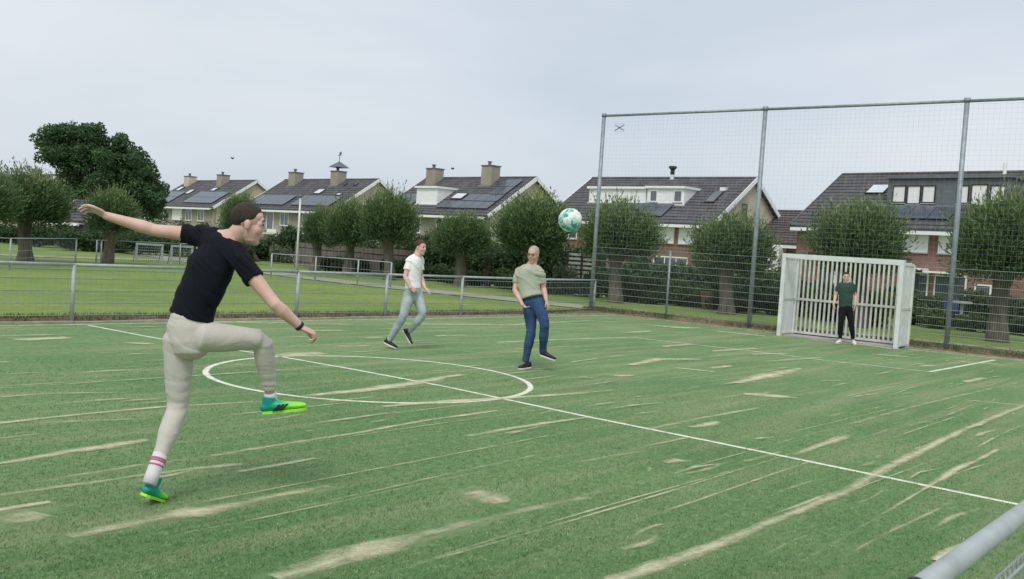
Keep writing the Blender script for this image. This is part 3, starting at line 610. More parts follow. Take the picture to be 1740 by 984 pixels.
r3, _ = house('house with a white boxed dormer between two tall grey chimneys', (57.04, 60.70), -95.52, 12.76, wall='brick_grey', gable='brick_yellow',
      chimneys=[(1.5, .88, 1.2, .95, 8.2, 'brick_grey'), (8.5, .86, 1.2, .95, 8.35, 'brick_grey')],
      panels=[(6.4, 8.0, .08, .26, 1, 1), (8.0, 12.3, .08, .27, 4, 1), (8.4, 12.3, .28, .47, 3, 1), (10.4, 12.2, .48, .9, 2, 2), (.2, 3.0, .08, .45, 3, 2)], skylights=[(7.3, .42, 1.3, .9, 0)],
      dormers=[(3.2, 5.8, .2, 6.3, 'white', 'white', [])],
      windows=[W(1.0, 2.6, 1.5, 1.3), W(3.6, 2.6, 1.5, 1.3), W(7.0, 2.6, 1.5, 1.3), W(9.8, 2.6, 1.5, 1.3), W(1.0, .4, 2.2, 1.6), W(9.0, .4, 2.2, 1.6)])
r4, rp4 = house('yellow gabled house with a long white dormer and black flue pipe', (55.92, 42.12), -93.43, 13.09, wall='brick_red', gable='brick_yellow',
      panels=[(4.6, 9.3, .03, .33, 5, 1)],
      skylights=[(11.7, .52, .7, 1.5, 1)],
      dormers=[(2.0, 6.85, .35, 6.45, 'white', 'white', []), (7.0, 9.95, .34, 6.5, 'white', 'white', [(7.25, 7.85, 5.6, 6.38, 'white', 'pane'), (9.15, 9.8, 5.6, 6.38, 'white', 'pane')])],
      windows=[W(1.0, 2.8, 1.5, 1.2), W(3.6, 2.8, 1.3, 1.2, 'white', 'blind', 0), W(6.6, 2.8, 1.3, 1.2), W(9.1, 2.85, 1.35, 1.2, 'white', 'blind', 0), W(10.8, 2.85, 1.35, 1.2, 'white', 'blind', 0), W(1.0, .3, 2.2, 1.7), W(9.0, .3, 2.6, 1.7, 'white', 'pane', 2)])
p = rp4(6.9, .96); m = MB(); m.tube(p, p + V(0, 0, .35), .16, n=12); fl = m.build('flue_pipe', M['skylight'], r4)
m = MB(); m.tube(p + V(0, 0, .352), p + V(0, 0, .7), .15, n=12); m.sweep([p + V(0, 0, .7), p + V(0, 0, .86), p + V(0, 0, .95)], [.17, .3, .26], n=12, round_caps=False); m.build('flue_cowl', M['black'], fl)
MB().box(11.6, 12.0, 3.2, 3.6, e := 6.4, 6.75).build('roof_vent', M['white'], r4)
# narrow window in the yellow gable end
m = MB(); Lh = 13.09; m.box(Lh - .01, Lh + .05, 3.6, 4.25, 4.9, 5.75); gw = m.build('gable_window', M['dark_frame'], r4); MB().box(Lh + .051, Lh + .06, 3.68, 4.17, 4.98, 5.67).build('pane', M['pane'], gw)
r5, _ = house('red brick house on the right with a wide dark dormer of white windows', (52.66, 22.36), -99.44, 15.5, wall='brick_red', gable='brick_red', barge='grey_board',
      panels=[(4.9, 8.3, .08, .31, 3, 1)], skylights=[(2.95, .65, 1.1, 1.0, 0)],
      dormers=[(4.25, 10.6, .35, 6.9, 'grey_board', 'grey_board',
                [(4.55, 5.3, 5.62, 6.55, 'dark_frame', 'blind'), (5.36, 6.12, 5.55, 6.55, 'dark_frame', 'blind'), (6.18, 6.9, 5.62, 6.55, 'dark_frame', 'blind'),
                 (8.0, 8.62, 5.6, 6.55, 'dark_frame', 'blind'), (8.7, 9.55, 5.5, 6.6, 'dark_frame', 'blind'), (9.65, 10.4, 5.6, 6.55, 'dark_frame', 'blind')])],
      windows=[W(1.2, 3.0, 1.5, 1.2, 'white', 'blind', 0), W(4.0, 3.0, 1.2, 1.2, 'white', 'blind', 0), W(6.2, 3.0, 1.32, 1.22, 'white', 'blind', 1), W(8.05, 3.0, 1.3, 1.22, 'white', 'blind', 1), W(10.6, 3.0, 1.3, 1.2, 'white', 'blind', 1), W(6.3, .3, 1.4, 1.7, 'white', 'pane', 0), W(8.0, .2, 1.6, 1.75, 'white', 'pane', 0), W(10.0, .2, .8, 1.4, 'white', 'pane', 0), W(1.5, .4, 2.0, 1.6, 'white', 'pane', 1)])
for a, b, z in ((6.8, 7.65, 2.1), (7.7, 9.4, 1.99)): MB().box(a, b, -.75, -.002, z, z + .1).build('door_canopy', M['white'], r5)
m = MB(); m.tube((9.05, 4.6, 7.2), (9.05, 4.6, 8.0), .1, n=10); m.build('flue_pipe', M['white'], r5)
r6, _ = house('low brown-roofed house half hidden between the yellow gable and the red house', (60.3, 29.3), -95, 8.6, D=8.0, e=3.5, Z=5.65, wall='brick_red', roof='roof_brown', barge='grey_board',
      skylights=[(3.4, .62, 1.2, 1.0, 0), (6.6, .6, .8, .8, 0)], windows=[W(4.4, 1.4, 1.6, 1.3), W(6.6, 1.4, 1.2, 1.3)])
MB().box(1.8, 3.2, -1.0, -.02, -.1, 3.1).build('white_annex', M['white'], r6)
g0 = G(97, 297, 7.5); u0 = V(math.cos(math.radians(-97)), math.sin(math.radians(-97)), 0); v0 = V(-u0[1], u0[0], 0); o0 = g0 - u0 * 16 - v0 * 4.8
r0, _ = house('grey-roofed house barely showing above the willow at the far left', o0, -97, 16.0, wall='brick_yellow', chimneys=[(9.5, .9, 1.2, 1.0, 8.2, 'brick_grey')], skylights=[(12, .5, 1, 1, 0)], windows=[W(2, 2.6), W(6, 2.6), W(11, 2.6)])
gs = AT(92, 440, 62); sh, _ = house('small dark shed with white roof edging behind the raised hand', (gs[0], gs[1]), -78, 2.6, D=3.0, e=1.9, Z=3.0, wall='wood', roof='roof', over=.15, name='garden_shed', windows=[W(.7, .7, 1.0, .9, 'white', 'pane', 1)])

# ================================================================ trees, shrubs
def leaf_mesh(name, c, d, ln, wd, leaf_tone, mat):
    """one pointed leaf (two triangles) for every row: centre, direction, length, width"""
    n = len(c); rv = RNG.normal(size=(n, 3)); s = np.cross(d, rv); s /= np.linalg.norm(s, axis=1)[:, None] + 1e-9
    a = c - d * ln[:, None] * .5; b = c + d * ln[:, None] * .5; l = c + s * wd[:, None] * .5; r = c - s * wd[:, None] * .5
    vs = np.stack([a, l, b, r], 1).reshape(-1, 3)
    me = bpy.data.meshes.new(name); me.vertices.add(4 * n); me.vertices.foreach_set('co', vs.ravel().astype(np.float32))
    me.loops.add(4 * n); me.loops.foreach_set('vertex_index', np.arange(4 * n, dtype=np.int32)); me.polygons.add(n)
    me.polygons.foreach_set('loop_start', np.arange(0, 4 * n, 4, dtype=np.int32)); me.polygons.foreach_set('loop_total', np.full(n, 4, dtype=np.int32))
    at = me.attributes.new('leaf_tone', 'FLOAT', 'POINT'); at.data.foreach_set('value', np.repeat(np.clip(leaf_tone, 0, 1), 4).astype(np.float32))  # random tone; crowns and shrubs also carry painted top light
    me.update(); me.validate(); me.materials.append(mat); return me
def unit(n, rng): v = rng.normal(size=(n, 3)); return v / np.linalg.norm(v, axis=1)[:, None]
def willow_crown(seed, bundles=140, per=190, mat=None):
    """mop of shoots fanning out of the pollard head, leaves all along them"""
    rng = np.random.default_rng(seed); C_, D_, L_, W_, R_ = [], [], [], [], []
    for k in range(bundles):
        z = 1 - 1.62 * (k + .5) / bundles; az = k * 2.39996 + rng.uniform(-.25, .25); q = math.sqrt(max(0, 1 - z * z))
        end = V(0, 0, 2.12) + V(q * math.cos(az) * 1.17, q * math.sin(az) * 1.31, z * 1.18) * rng.uniform(.72, 1.0 + .2 * rng.random()) + V(0, 0, .10 * rng.random())
        st = V(.12 * math.cos(az), .12 * math.sin(az), 1.72); d = nrm(end - st); side = nrm(np.cross(d, V(0, 0, 1)) + .01)
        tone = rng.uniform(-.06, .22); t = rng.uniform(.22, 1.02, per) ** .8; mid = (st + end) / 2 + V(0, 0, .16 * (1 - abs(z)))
        P_ = ((1 - t) ** 2)[:, None] * st + (2 * t * (1 - t))[:, None] * mid + (t ** 2)[:, None] * end + rng.normal(0, 1, (per, 3)) * (.05 + .10 * t)[:, None]
        dd = d * .75 + V(0, 0, .38) + rng.normal(0, .40, (per, 3)); dd /= np.linalg.norm(dd, axis=1)[:, None]
        C_.append(P_); D_.append(dd); L_.append(rng.uniform(.10, .20, per)); W_.append(rng.uniform(.022, .045, per)); R_.append(tone + .46 * t ** 1.5 + .26 * z * t + rng.uniform(-.12, .2, per))  # pale tip colour, plus painted shade inside and below, painted light on top
        if rng.random() < .35 and z > -.1:                  # a stray shoot standing out of the mop
            n = 26; t = np.linspace(.8, 1.25, n); P_ = st + (end - st) * t[:, None] + rng.normal(0, .02, (n, 3)); dd = d + V(0, 0, .4) + rng.normal(0, .35, (n, 3)); dd /= np.linalg.norm(dd, axis=1)[:, None]
            C_.append(P_); D_.append(dd); L_.append(rng.uniform(.08, .15, n)); W_.append(rng.uniform(.02, .032, n)); R_.append(rng.uniform(.5, 1, n))
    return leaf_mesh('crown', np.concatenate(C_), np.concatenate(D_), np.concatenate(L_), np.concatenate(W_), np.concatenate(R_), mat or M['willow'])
def willow_trunk(seed):
    rng = random.Random(seed); m = MB(); pts, ra = [], []
    for k in range(9):
        t = k / 8; pts.append((.05 * math.sin(t * 4 + seed), .05 * math.cos(t * 3 + seed), -.1 + 1.8 * t)); ra.append((.19 + .09 * (1 - t) ** 3 + .11 * max(0, t - .75) * 4) * (1 + .06 * rng.uniform(-1, 1)))
    m.sweep(pts, ra, n=14)
    for k in range(9):
        a = k * 2 * math.pi / 9 + rng.uniform(-.2, .2); el = rng.uniform(.2, 1.2); d = V(math.cos(a) * math.cos(el), math.sin(a) * math.cos(el), math.sin(el)); b = V(0, 0, 1.6) + d * .15
        m.ell(b + d * .12, (.15, 0, 0), (0, .15, 0), (0, 0, .14), 8, 6); m.sweep([b, b + d * .5, b + d * .9 + V(0, 0, .1)], [.06, .035, .018], n=6)
    me = m.mesh('trunk'); me.shade_smooth(); bm = bmesh.new(); bm.from_mesh(me)
    for v in bm.verts: v.co += v.co.normalized() * .03 * mnoise.noise(v.co * 6) * V(1, 1, 0).max()
    bm.to_mesh(me); bm.free(); return me
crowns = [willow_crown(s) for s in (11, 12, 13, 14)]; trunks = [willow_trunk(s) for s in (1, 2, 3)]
for t_ in trunks: t_.materials.append(M['bark'])
def onX(px, X, y=490): d = ray(px, y); return X, d[1] / d[0] * X
TR = [(395, 31.6, .78, 1.1, 'small pollard willow half hidden behind the head of the kicking man'), (533, 31.9, .74, .95, 'narrow pollard willow right of the thin lamp post'),
      (590, 31.6, .9, 1.08, 'pollard willow crowding the left side of its taller neighbour behind the running man'), (658, 31.4, 1.02, 1.17, 'pollard willow directly above and left of the running man in white'),
      (779, 31.6, .95, 1.0, 'round pollard willow with a bare trunk between the two middle players'), (900, 31.6, 1.32, 1.24, 'broad pollard willow behind the man in the grey shirt'),
      (1046, 31.6, 1.1, 1.18, 'pollard willow just right of the first tall fence pole'), (1235, 31.6, 1.24, 1.06, 'pollard willow in front of the yellow gable beside the second tall pole'),
      (1460, 31.6, 1.16, 1.22, 'pollard willow rising above the goal crossbar'), (1703, 31.6, 1.28, 1.32, 'large pollard willow with a thick trunk at the right edge')]
def willow(x, y, sx, sz, lab, k, rot, sparse=False):
    r = empty('pollard_willow', (x, y, -.02), rot, lab, 'tree', 'pollard willows along the path'); r.scale = (sx, sx, sz)
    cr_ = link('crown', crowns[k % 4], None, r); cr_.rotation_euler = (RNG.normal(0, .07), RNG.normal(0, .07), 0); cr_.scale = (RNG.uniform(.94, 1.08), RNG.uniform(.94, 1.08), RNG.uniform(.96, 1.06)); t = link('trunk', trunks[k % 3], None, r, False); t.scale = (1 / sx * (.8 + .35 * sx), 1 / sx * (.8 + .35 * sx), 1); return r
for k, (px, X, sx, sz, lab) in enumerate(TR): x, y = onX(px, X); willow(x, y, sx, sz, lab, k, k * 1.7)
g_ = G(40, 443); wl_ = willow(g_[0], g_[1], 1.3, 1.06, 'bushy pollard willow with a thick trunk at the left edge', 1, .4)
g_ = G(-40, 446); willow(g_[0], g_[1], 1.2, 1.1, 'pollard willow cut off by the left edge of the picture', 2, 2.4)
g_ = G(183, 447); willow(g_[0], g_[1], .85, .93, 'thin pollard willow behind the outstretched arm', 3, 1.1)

def clumps(name, cs, per, lsize, mat, seed, flat=.75, lw=.5, light_top=.4):
    """leaves scattered in overlapping balls; denser to their surface"""
    rng = np.random.default_rng(seed); C_, D_, L_, W_, R_ = [], [], [], [], []
    for (c, r) in cs:
        r = np.asarray(r, float) * np.ones(3); n = max(12, int(per * (r.mean() ** 2))); u = unit(n, rng); rad = rng.uniform(.35, 1, n) ** .5
        P_ = np.asarray(c) + u * r * rad[:, None]; tone = rng.uniform(.05, .4)
        d = u * .6 + rng.normal(0, .6, (n, 3)); d[:, 2] -= .1; d /= np.linalg.norm(d, axis=1)[:, None]
        C_.append(P_); D_.append(d); L_.append(rng.uniform(.7, 1.4, n) * lsize); W_.append(rng.uniform(.7, 1.3, n) * lsize * lw); R_.append(tone + light_top * (u[:, 2] * .5 + .5) * rad + rng.uniform(-.1, .2, n))  # light from above painted into each ball's leaf tone, plus random variation
    return leaf_mesh(name, np.concatenate(C_), np.concatenate(D_), np.concatenate(L_), np.concatenate(W_), np.concatenate(R_), mat)
# big dark tree at the left
TD = 80.0; big = AT(178, 385, TD); big[2] = 0
bt = empty('broadleaf_tree', big, 0, 'big dark rounded tree towering over the left side', 'tree')
rng = np.random.default_rng(5); blobs = [(150, 248, 40), (105, 246, 42), (82, 248, 26), (122, 232, 28), (185, 262, 46), (215, 290, 46), (240, 318, 40), (190, 320, 50), (150, 290, 42), (140, 330, 34), (250, 345, 32), (215, 355, 36), (170, 352, 34), (120, 285, 26), (125, 315, 26), (260, 325, 22), (165, 228, 22), (225, 268, 28), (205, 250, 26), (245, 295, 26), (262, 335, 26), (130, 262, 34), (110, 270, 26), (90, 262, 24)]
cs = []
for (x, y, r) in blobs:
    for k in range(16):
        o = unit(1, rng)[0] * r * rng.uniform(.2, .85); c = AT(x + o[0], y + o[1], TD) + CF * (o[2] / FPX * TD * .9 + rng.normal(0, .8)); cs.append((c - big, rng.uniform(.28, .5) * r / FPX * TD))
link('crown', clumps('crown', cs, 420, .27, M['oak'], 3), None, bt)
m = MB(); m.sweep([(0, 0, -.2), (.1, 0, 1.5), (0, .1, 3.2), (.2, 0, 5.5)], [.5, .38, .32, .15], n=12)
for k in range(9):
    c = cs[k * 30 + 4][0]; m.sweep([(0, 0, 1.6 + k * .25), V(0, 0, 2.4 + k * .25) * .55 + c * .4, c], [.2, .12, .04], n=7)
m.build('trunk', M['bark'], bt, True)
def tree_px(name, lab, px, top, base_z, D, blobs, mat, lsize, per, seed, group=None):
    b = AT(px, 430, D); b[2] = 0; r = empty(name, b, 0, lab, 'tree', group); cs = []; rg = np.random.default_rng(seed)
    for (x, y, q) in blobs:
        for k in range(7): o = unit(1, rg)[0] * q * rg.uniform(.3, .95); cs.append((AT(x + o[0], y + o[1], D) + CF * (o[2] / FPX * D) - b, rg.uniform(.35, .55) * q / FPX * D))
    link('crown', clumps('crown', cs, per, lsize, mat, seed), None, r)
    m = MB(); top_ = cs[0][0]; m.sweep([(0, 0, -.1), top_ * .5, top_], [.16, .12, .05], n=8)
    for c, _ in cs[3::6]: m.sweep([top_ * .45, c], [.06, .02], n=5)
    m.build('trunk', M['bark'], r, True); return r
tree_px('lime_tree', 'bright yellow-green tree top showing above the broad willow', 925, 325, 0, 46, [(905, 365, 24), (930, 355, 24), (955, 365, 24), (972, 378, 18), (885, 385, 22), (930, 395, 30)], M['lime'], .13, 420, 4)
tree_px('garden_tree', 'dark conifer-like tree standing between the round and the broad willow', 832, 400, 0, 44, [(832, 425, 10), (832, 440, 16), (832, 456, 18), (830, 470, 20)], M['hedge'], .1, 700, 5)
tree_px('garden_tree', 'green garden tree filling the gap behind the kicking man and lamp post', 440, 380, 0, 60, [(395, 370, 16), (375, 385, 16), (350, 388, 14), (420, 385, 14)], M['shrub'], .14, 420, 6)
tree_px('garden_tree', 'dark tree beneath the big tree and above the small far goals', 300, 380, 0, 66, [(230, 380, 26), (270, 385, 26), (310, 392, 20), (205, 395, 22)], M['hedge'], .16, 320, 7)

# shrubs and hedges: a few forms, many plants
def shrub_mesh(seed, mat, per=900, ls=.085):
    rg = np.random.default_rng(seed); cs = []
    for k in range(16): u = unit(1, rg)[0]; u[2] = abs(u[2]); cs.append((V(0, 0, .36) + u * V(.38, .38, .42) * rg.uniform(.3, 1), rg.uniform(.17, .3)))
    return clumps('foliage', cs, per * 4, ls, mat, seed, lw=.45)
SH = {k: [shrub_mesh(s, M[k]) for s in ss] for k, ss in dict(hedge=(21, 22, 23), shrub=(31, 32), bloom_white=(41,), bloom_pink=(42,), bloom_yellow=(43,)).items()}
stem_me = MB()
for k in range(6): a = k * 1.05; stem_me.sweep([(0, 0, -.05), (.1 * math.cos(a), .1 * math.sin(a), .3), (.3 * math.cos(a), .3 * math.sin(a), .7)], [.025, .018, .008], n=5)
stem_me = stem_me.mesh('stem'); stem_me.materials.append(M['bark'])
def shrub(kind, x, y, w, h, lab, group='garden shrubs behind the fence', k=0, name='shrub'):
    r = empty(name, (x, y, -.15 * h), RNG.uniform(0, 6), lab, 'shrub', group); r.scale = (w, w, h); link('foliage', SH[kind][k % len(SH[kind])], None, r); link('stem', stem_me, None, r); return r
ORD = ['first', 'second', 'third', 'fourth', 'fifth', 'sixth', 'seventh', 'eighth', 'ninth', 'tenth']; seen_ = {}
def which(px, kind, marks):
    """kind + nth from the left within the stretch named by a landmark"""
    mk = [t for a, t in marks if px >= a][-1]; n = seen_.get((kind, mk), 0); seen_[(kind, mk)] = n + 1; return f'{ORD[n]} {kind} from the left {mk}'
MK = [(0, 'between the lamp post and the plank fence'), (540, 'behind the plank fence'), (640, 'behind the running man'), (740, 'behind the round willow'), (840, 'behind the broad willow'), (950, 'behind the slatted screen'), (1020, 'behind the first tall panel'), (1140, 'behind the second tall panel'), (1270, 'beside the left goal post')]
rg = random.Random(12); k = 0
for px in range(470, 1330, 26):
    x, y = onX(px + rg.uniform(-8, 8), rg.uniform(36, 41)); shrub('hedge', x, y, rg.uniform(2.0, 3.0), rg.uniform(2.3, 3.5) if px < 1010 else rg.uniform(1.6, 2.4), which(px, 'dark tall shrub', MK), k=k); k += 1
for px in range(1010, 1330, 30):
    x, y = onX(px + rg.uniform(-8, 8), rg.uniform(33.5, 35.5)); shrub('hedge' if k % 3 else 'shrub', x, y, rg.uniform(.9, 1.6), rg.uniform(.8, 1.7), which(px, 'low leafy shrub', MK), 'low shrubs behind the wire fence', k=k); k += 1
for px in range(560, 1010, 27):
    x, y = onX(px + rg.uniform(-8, 8), rg.uniform(33.6, 35.2)); shrub('hedge' if k % 2 else 'shrub', x, y, rg.uniform(1.0, 1.7), rg.uniform(.9, 1.6), which(px, 'low leafy shrub', MK), 'low shrubs behind the wire fence', k=k); k += 1
for px in range(1545, 1800, 30):
    x, y = onX(px + rg.uniform(-8, 8), rg.uniform(36, 38)); shrub('hedge' if k % 2 else 'shrub', x, y, rg.uniform(.9, 1.5), rg.uniform(.6, 1.1), which(px, 'low garden plant', [(0, 'between goal and third tall pole'), (1620, 'right of the third tall pole')]), 'low plants of the red house garden', k=k); k += 1
for px in range(1330, 1800, 34):
    x, y = onX(px + rg.uniform(-8, 8), rg.uniform(42, 46)); shrub('hedge', x, y, rg.uniform(1.6, 2.4), rg.uniform(1.3, 2.0), which(px, 'dark garden shrub', [(0, 'behind the goal bars'), (1540, 'between goal and third tall pole'), (1620, 'right of the third tall pole')]), 'shrubs of the red house garden', k=k); k += 1
for px in range(-30, 470, 30):
    x, y = onX(px, 36); d = rg.uniform(56, 66); p = AT(px + rg.uniform(-10, 10), 430, d); shrub('hedge', p[0], p[1], rg.uniform(2.2, 3.2), rg.uniform(1.6, 2.3), which(px, 'dark hedge bush', [(-99, 'behind the left edge willow'), (110, 'behind the outstretched arm'), (330, 'behind the kicking man')]), 'hedge along the far edge of the park', k=k); k += 1
x, y = onX(962, 33.6); shrub('bloom_white', x, y, 1.3, 1.75, 'tall shrub full of white blossom beside the slatted screen')
x, y = onX(1062, 33); shrub('shrub', x, y, 1.5, 1.4, 'loose light green shrub behind the first wire panel', k=1)
x, y = onX(1112, 33.4); shrub('shrub', x, y, 1.2, .9, 'low light green shrub behind the second wire panel', k=0)
x, y = onX(1255, 33); shrub('bloom_pink', x, y, 1.3, .8, 'pink flowering shrub beside the second tall pole')
x, y = onX(1490, 33.5); shrub('bloom_yellow', x, y, 1.6, 1.7, 'yellow-green flowering shrub seen through the goal bars')
x, y = onX(1180, 34.3); shrub('bloom_white', x, y, .8, 1.0, 'small white flowering shrub beside the brown planter')
x, y = onX(1410, 34); shrub('shrub', x, y, 1.5, 1.3, 'green shrub behind the left half of the goal', k=1)
x, y = onX(1350, 35); shrub('hedge', x, y, 1.9, 1.7, 'dark shrub behind the left goal post', k=2)
x, y = onX(475, 37); shrub('bloom_white', x, y, 1.5, 1.5, 'pale flowering shrub under the balcony beside the lamp post')
x, y = onX(1570, 38); shrub('shrub', x, y, 1.6, 1.2, 'green shrub by the corner of the red brick house', k=0)

fo = link('turf_fibres', leaf_mesh('turf_fibres', *turf_fibres(), M['fibre']), None); tag(fo, 'short green fibres of the artificial turf on the near pitch', 'turf', kind='stuff')
# weeds on the soil bank and uncut grass at the fence feet
rg2 = np.random.default_rng(8)
def tufts(name, lab, n, gen, size, mat):
    c = np.array([gen() for _ in range(n)]); d = np.stack([rg2.normal(0, .35, n), rg2.normal(0, .35, n), np.ones(n)], 1); d /= np.linalg.norm(d, axis=1)[:, None]; ln = rg2.uniform(.5, 1.3, n) * size
    c[:, 2] += ln * .4; o = link(name, leaf_mesh(name, c, d, ln, ln * .14, rg2.uniform(0, 1, n), mat), None); return tag(o, lab, 'grass', kind='stuff')
def g_bank():
    while True:
        y = rg2.uniform(0, 17.2)
        if mnoise.noise(Vector((y * .5, 3, 1))) > rg2.uniform(-.5, .4): break
    return (PX1 + .25 + rg2.uniform(0, 1.0), y, .06)
tufts('weeds', 'green and dry weeds along the soil bank behind the goal', 9000, g_bank, .13, M['weed'])
tufts('rough_grass', 'tufts of uncut grass at the foot of the low rail fence', 14000, lambda: (rg2.uniform(-2, 25), PY1 + .2 + rg2.uniform(0, .7), .01), .11, M['weed'])

# ================================================================ park and garden furniture
# wooden garden fence behind the running man
def plank_fence(name, lab, a, b, h, pw=1.8):
    a, b = V(*a), V(*b); L = np.linalg.norm(b - a); d = (b - a) / L; r = empty(name, (*a, 0), math.atan2(d[1], d[0]), lab, 'fence'); n = max(1, round(L / pw)); w = L / n
    m = MB()
    for k in range(12): u = .06 + k * (w - .12) / 12; m.box(u, u + (w - .12) / 12 - .012, -.012 + .006 * (k % 2), .012 + .006 * (k % 2), .05, h)
    for z in (.3, h - .25): m.box(.05, w - .05, .02, .055, z, z + .07)
    pm = m.mesh('plank_panel'); pm.materials.append(M['wood']); qm = MB().box(-.05, .05, -.05, .05, -.1, h + .08).mesh('post'); qm.materials.append(M['wood'])
    for k in range(n): o = link('plank_panel', pm, None, r); o.location = (k * w, 0, RNG.normal(0, .015))
    for k in range(n + 1): o = link('post', qm, None, r); o.location = (k * w, 0.02, 0)
    return r
a_, b_ = onX(500, 34.6), onX(700, 34.2); plank_fence('garden_fence', 'grey-brown wooden plank fence behind the running man', b_, a_, 1.35)
a_, b_ = onX(395, 41), onX(470, 40); plank_fence('garden_fence', 'grey wooden fence left of the lamp post', b_, a_, 1.5)
# horizontal slatted screen left of the first tall pole
a_, b_ = V(*onX(1012, 35.2)), V(*onX(962, 35.2)); L = np.linalg.norm(b_ - a_); r = empty('slat_screen', (*a_, 0), math.atan2(*(b_ - a_)[::-1]), 'grey screen of horizontal slats beside the first tall pole', 'fence')
for z in np.arange(.35, 1.75, .19): MB().box(0, L, -.012, .012, z, z + .1).build('slat', M['concrete'], r)
for u in (0, L / 2, L): MB().box(u - .04, u + .04, .014, .09, -.1, 1.8).build('post', M['dark_frame'], r)
# lamp post
lp = G(503, 466); r = empty('lamp_post', lp, 0, 'thin pale grey lamp post standing in the park', 'lamp post')
MB().sweep([(0, 0, -.1), (0, 0, 3.45)], [.06, .042], n=12, round_caps=False).build('pole', M['goal_bar'], r, True)
m = MB(); m.sweep([(0, 0, 3.45), (0, 0, 3.5), (0, 0, 3.56)], [.06, .11, .09], n=12, round_caps=False); m.build('lamp_head', M['lead'], r, True)
# small white park goals
def park_goal(x, y, px_w, lab, rot):
    g = G(x, y); r = empty('small_goal', g, rot, lab, 'goal', 'small goals in the park'); w = px_w
    for s in (-1, 1): MB().box(s * w / 2 - .04, s * w / 2 + .04, -.04, .04, -.02, .8).build('goal_post', M['galv'], r)
    MB().box(-w / 2 - .05, w / 2 + .05, -.05, .05, .802, .9).build('crossbar', M['galv'], r)
    for s in (-1, 1): MB().extr([(s * w / 2 - .02, .052, .8), (s * w / 2 - .02, .75, .0), (s * w / 2 - .02, .75, .08), (s * w / 2 - .02, .052, .88)], (.04, 0, 0)).build('stay', M['galv'], r)
    m = MB()
    for i in range(1, 12): u = -w / 2 + w * i / 12; m.tube((u, .05, .82), (u, .74, .04), .008, n=4)
    for j in range(1, 6): m.tube((-w / 2, .05 + .69 * j / 6, .82 - .78 * j / 6), (w / 2, .05 + .69 * j / 6, .82 - .78 * j / 6), .008, n=4)
    tag(m.build('net', M['galv'], r), kind='stuff')
park_goal(253, 446, 1.15, 'small pale goal in the park, the left of two behind the arm', -.35); park_goal(308, 449, .95, 'small pale goal in the park, the right of two behind the arm', -.35)
# garden things seen through the wire
x, y = onX(1208, 34.2); r = empty('planter', (x, y, 0), .1, 'brown terracotta planter in the garden behind the wire fence', 'planter'); MB().sweep([(0, 0, 0), (0, 0, .5), (0, 0, .62)], [.28, .38, .42], n=14, round_caps=False).build('pot', M['pot'], r); MB().sweep([(0, 0, .56), (0, 0, .623)], [.3, .36], n=14, round_caps=False).build('earth', M['soil'], r)
x, y = onX(1637, 40); r = empty('garden_table', (x, y, 0), .3, 'pale pedestal table with a block base in front of the red house', 'table')
MB().box(-.3, .3, -.25, .25, 0, .42).build('base_block', M['concrete'], r); MB().tube((0, 0, .42), (0, 0, .85), .06, n=10).build('pedestal', M['concrete'], r); MB().sweep([(0, 0, .852), (0, 0, .93)], .36, n=18, round_caps=False).build('table_top', M['concrete'], r)
x, y = onX(1620, 40.6); r = empty('garden_chair', (x, y, 0), -1.2, 'dark blue garden chair beside the pale pedestal table', 'chair')
for sx in (-.24, .24):
    for sy in (-.22, .22): MB().tube((sx, sy, 0), (sx, sy, .42), .018, n=8).build('leg', M['black'], r)
MB().box(-.27, .27, -.25, .25, .422, .48).build('seat', M['blue_fabric'], r); MB().obox((0, .27, .76), (.27, 0, 0), (0, .02, .003), (0, .05, .27)).build('backrest', M['blue_fabric'], r)

# ================================================================ people
def skin_mat(name, col):
    m, nt, b = new_mat(name); c = np.array(col)
    f = noise_tex(nt, 9, 4, .6); f2 = noise_tex(nt, 90, 3, .6)
    L_ = ramp(nt, f, [(.3, tuple(c * V(.95, .84, .80))), (.7, tuple(np.minimum(c * V(1.04, 1.08, 1.1), 1)))]); nt.links.new(L_, b.inputs['Base Color'])
    b.inputs['Roughness'].default_value = .52; b.inputs['Subsurface Weight'].default_value = .12; b.inputs['Subsurface Radius'].default_value = (.02, .008, .004); bump(nt, b, f2, .15, .003); return m
def cloth_mat(name, col, var=.12, rough=.85, weave=260.0, fold=0.35):
    m, nt, b = new_mat(name); c = np.array(col); f = noise_tex(nt, 5, 5, .6)
    nt.links.new(ramp(nt, f, [(.3, tuple(c * (1 - var))), (.7, tuple(np.minimum(c * (1 + var), 1)))]), b.inputs['Base Color'])
    b.inputs['Roughness'].default_value = rough; b.inputs['Specular IOR Level'].default_value = .2; b.inputs['Sheen Weight'].default_value = .02
    h = mix(nt, .25, noise_tex(nt, 14, 4, .55, (1, 1, .6), dist=1.2), noise_tex(nt, weave, 2)); bump(nt, b, h, fold, .025); return m
def denim_mat(name, lo, hi, sc_=3.5):
    m, nt, b = new_mat(name); f = noise_tex(nt, sc_, 5, .65); g = noise_tex(nt, 120, 2)
    c = ramp(nt, f, [(.32, lo), (.68, hi)]); nt.links.new(mix(nt, .3, c, ramp(nt, g, [(.3, (.7, .7, .7)), (.7, (1.25, 1.25, 1.25))]), 'MULTIPLY'), b.inputs['Base Color'])
    b.inputs['Roughness'].default_value = .85; b.inputs['Specular IOR Level'].default_value = .2; bump(nt, b, noise_tex(nt, 14, 4, .55, (1, 1, .5), dist=1.0), .4, .025); return m
M['skin'] = skin_mat('skin', (.64, .42, .35)); M['skin2'] = skin_mat('skin_tanned', (.62, .41, .33)); M['skin3'] = skin_mat('skin_pale', (.64, .43, .37))
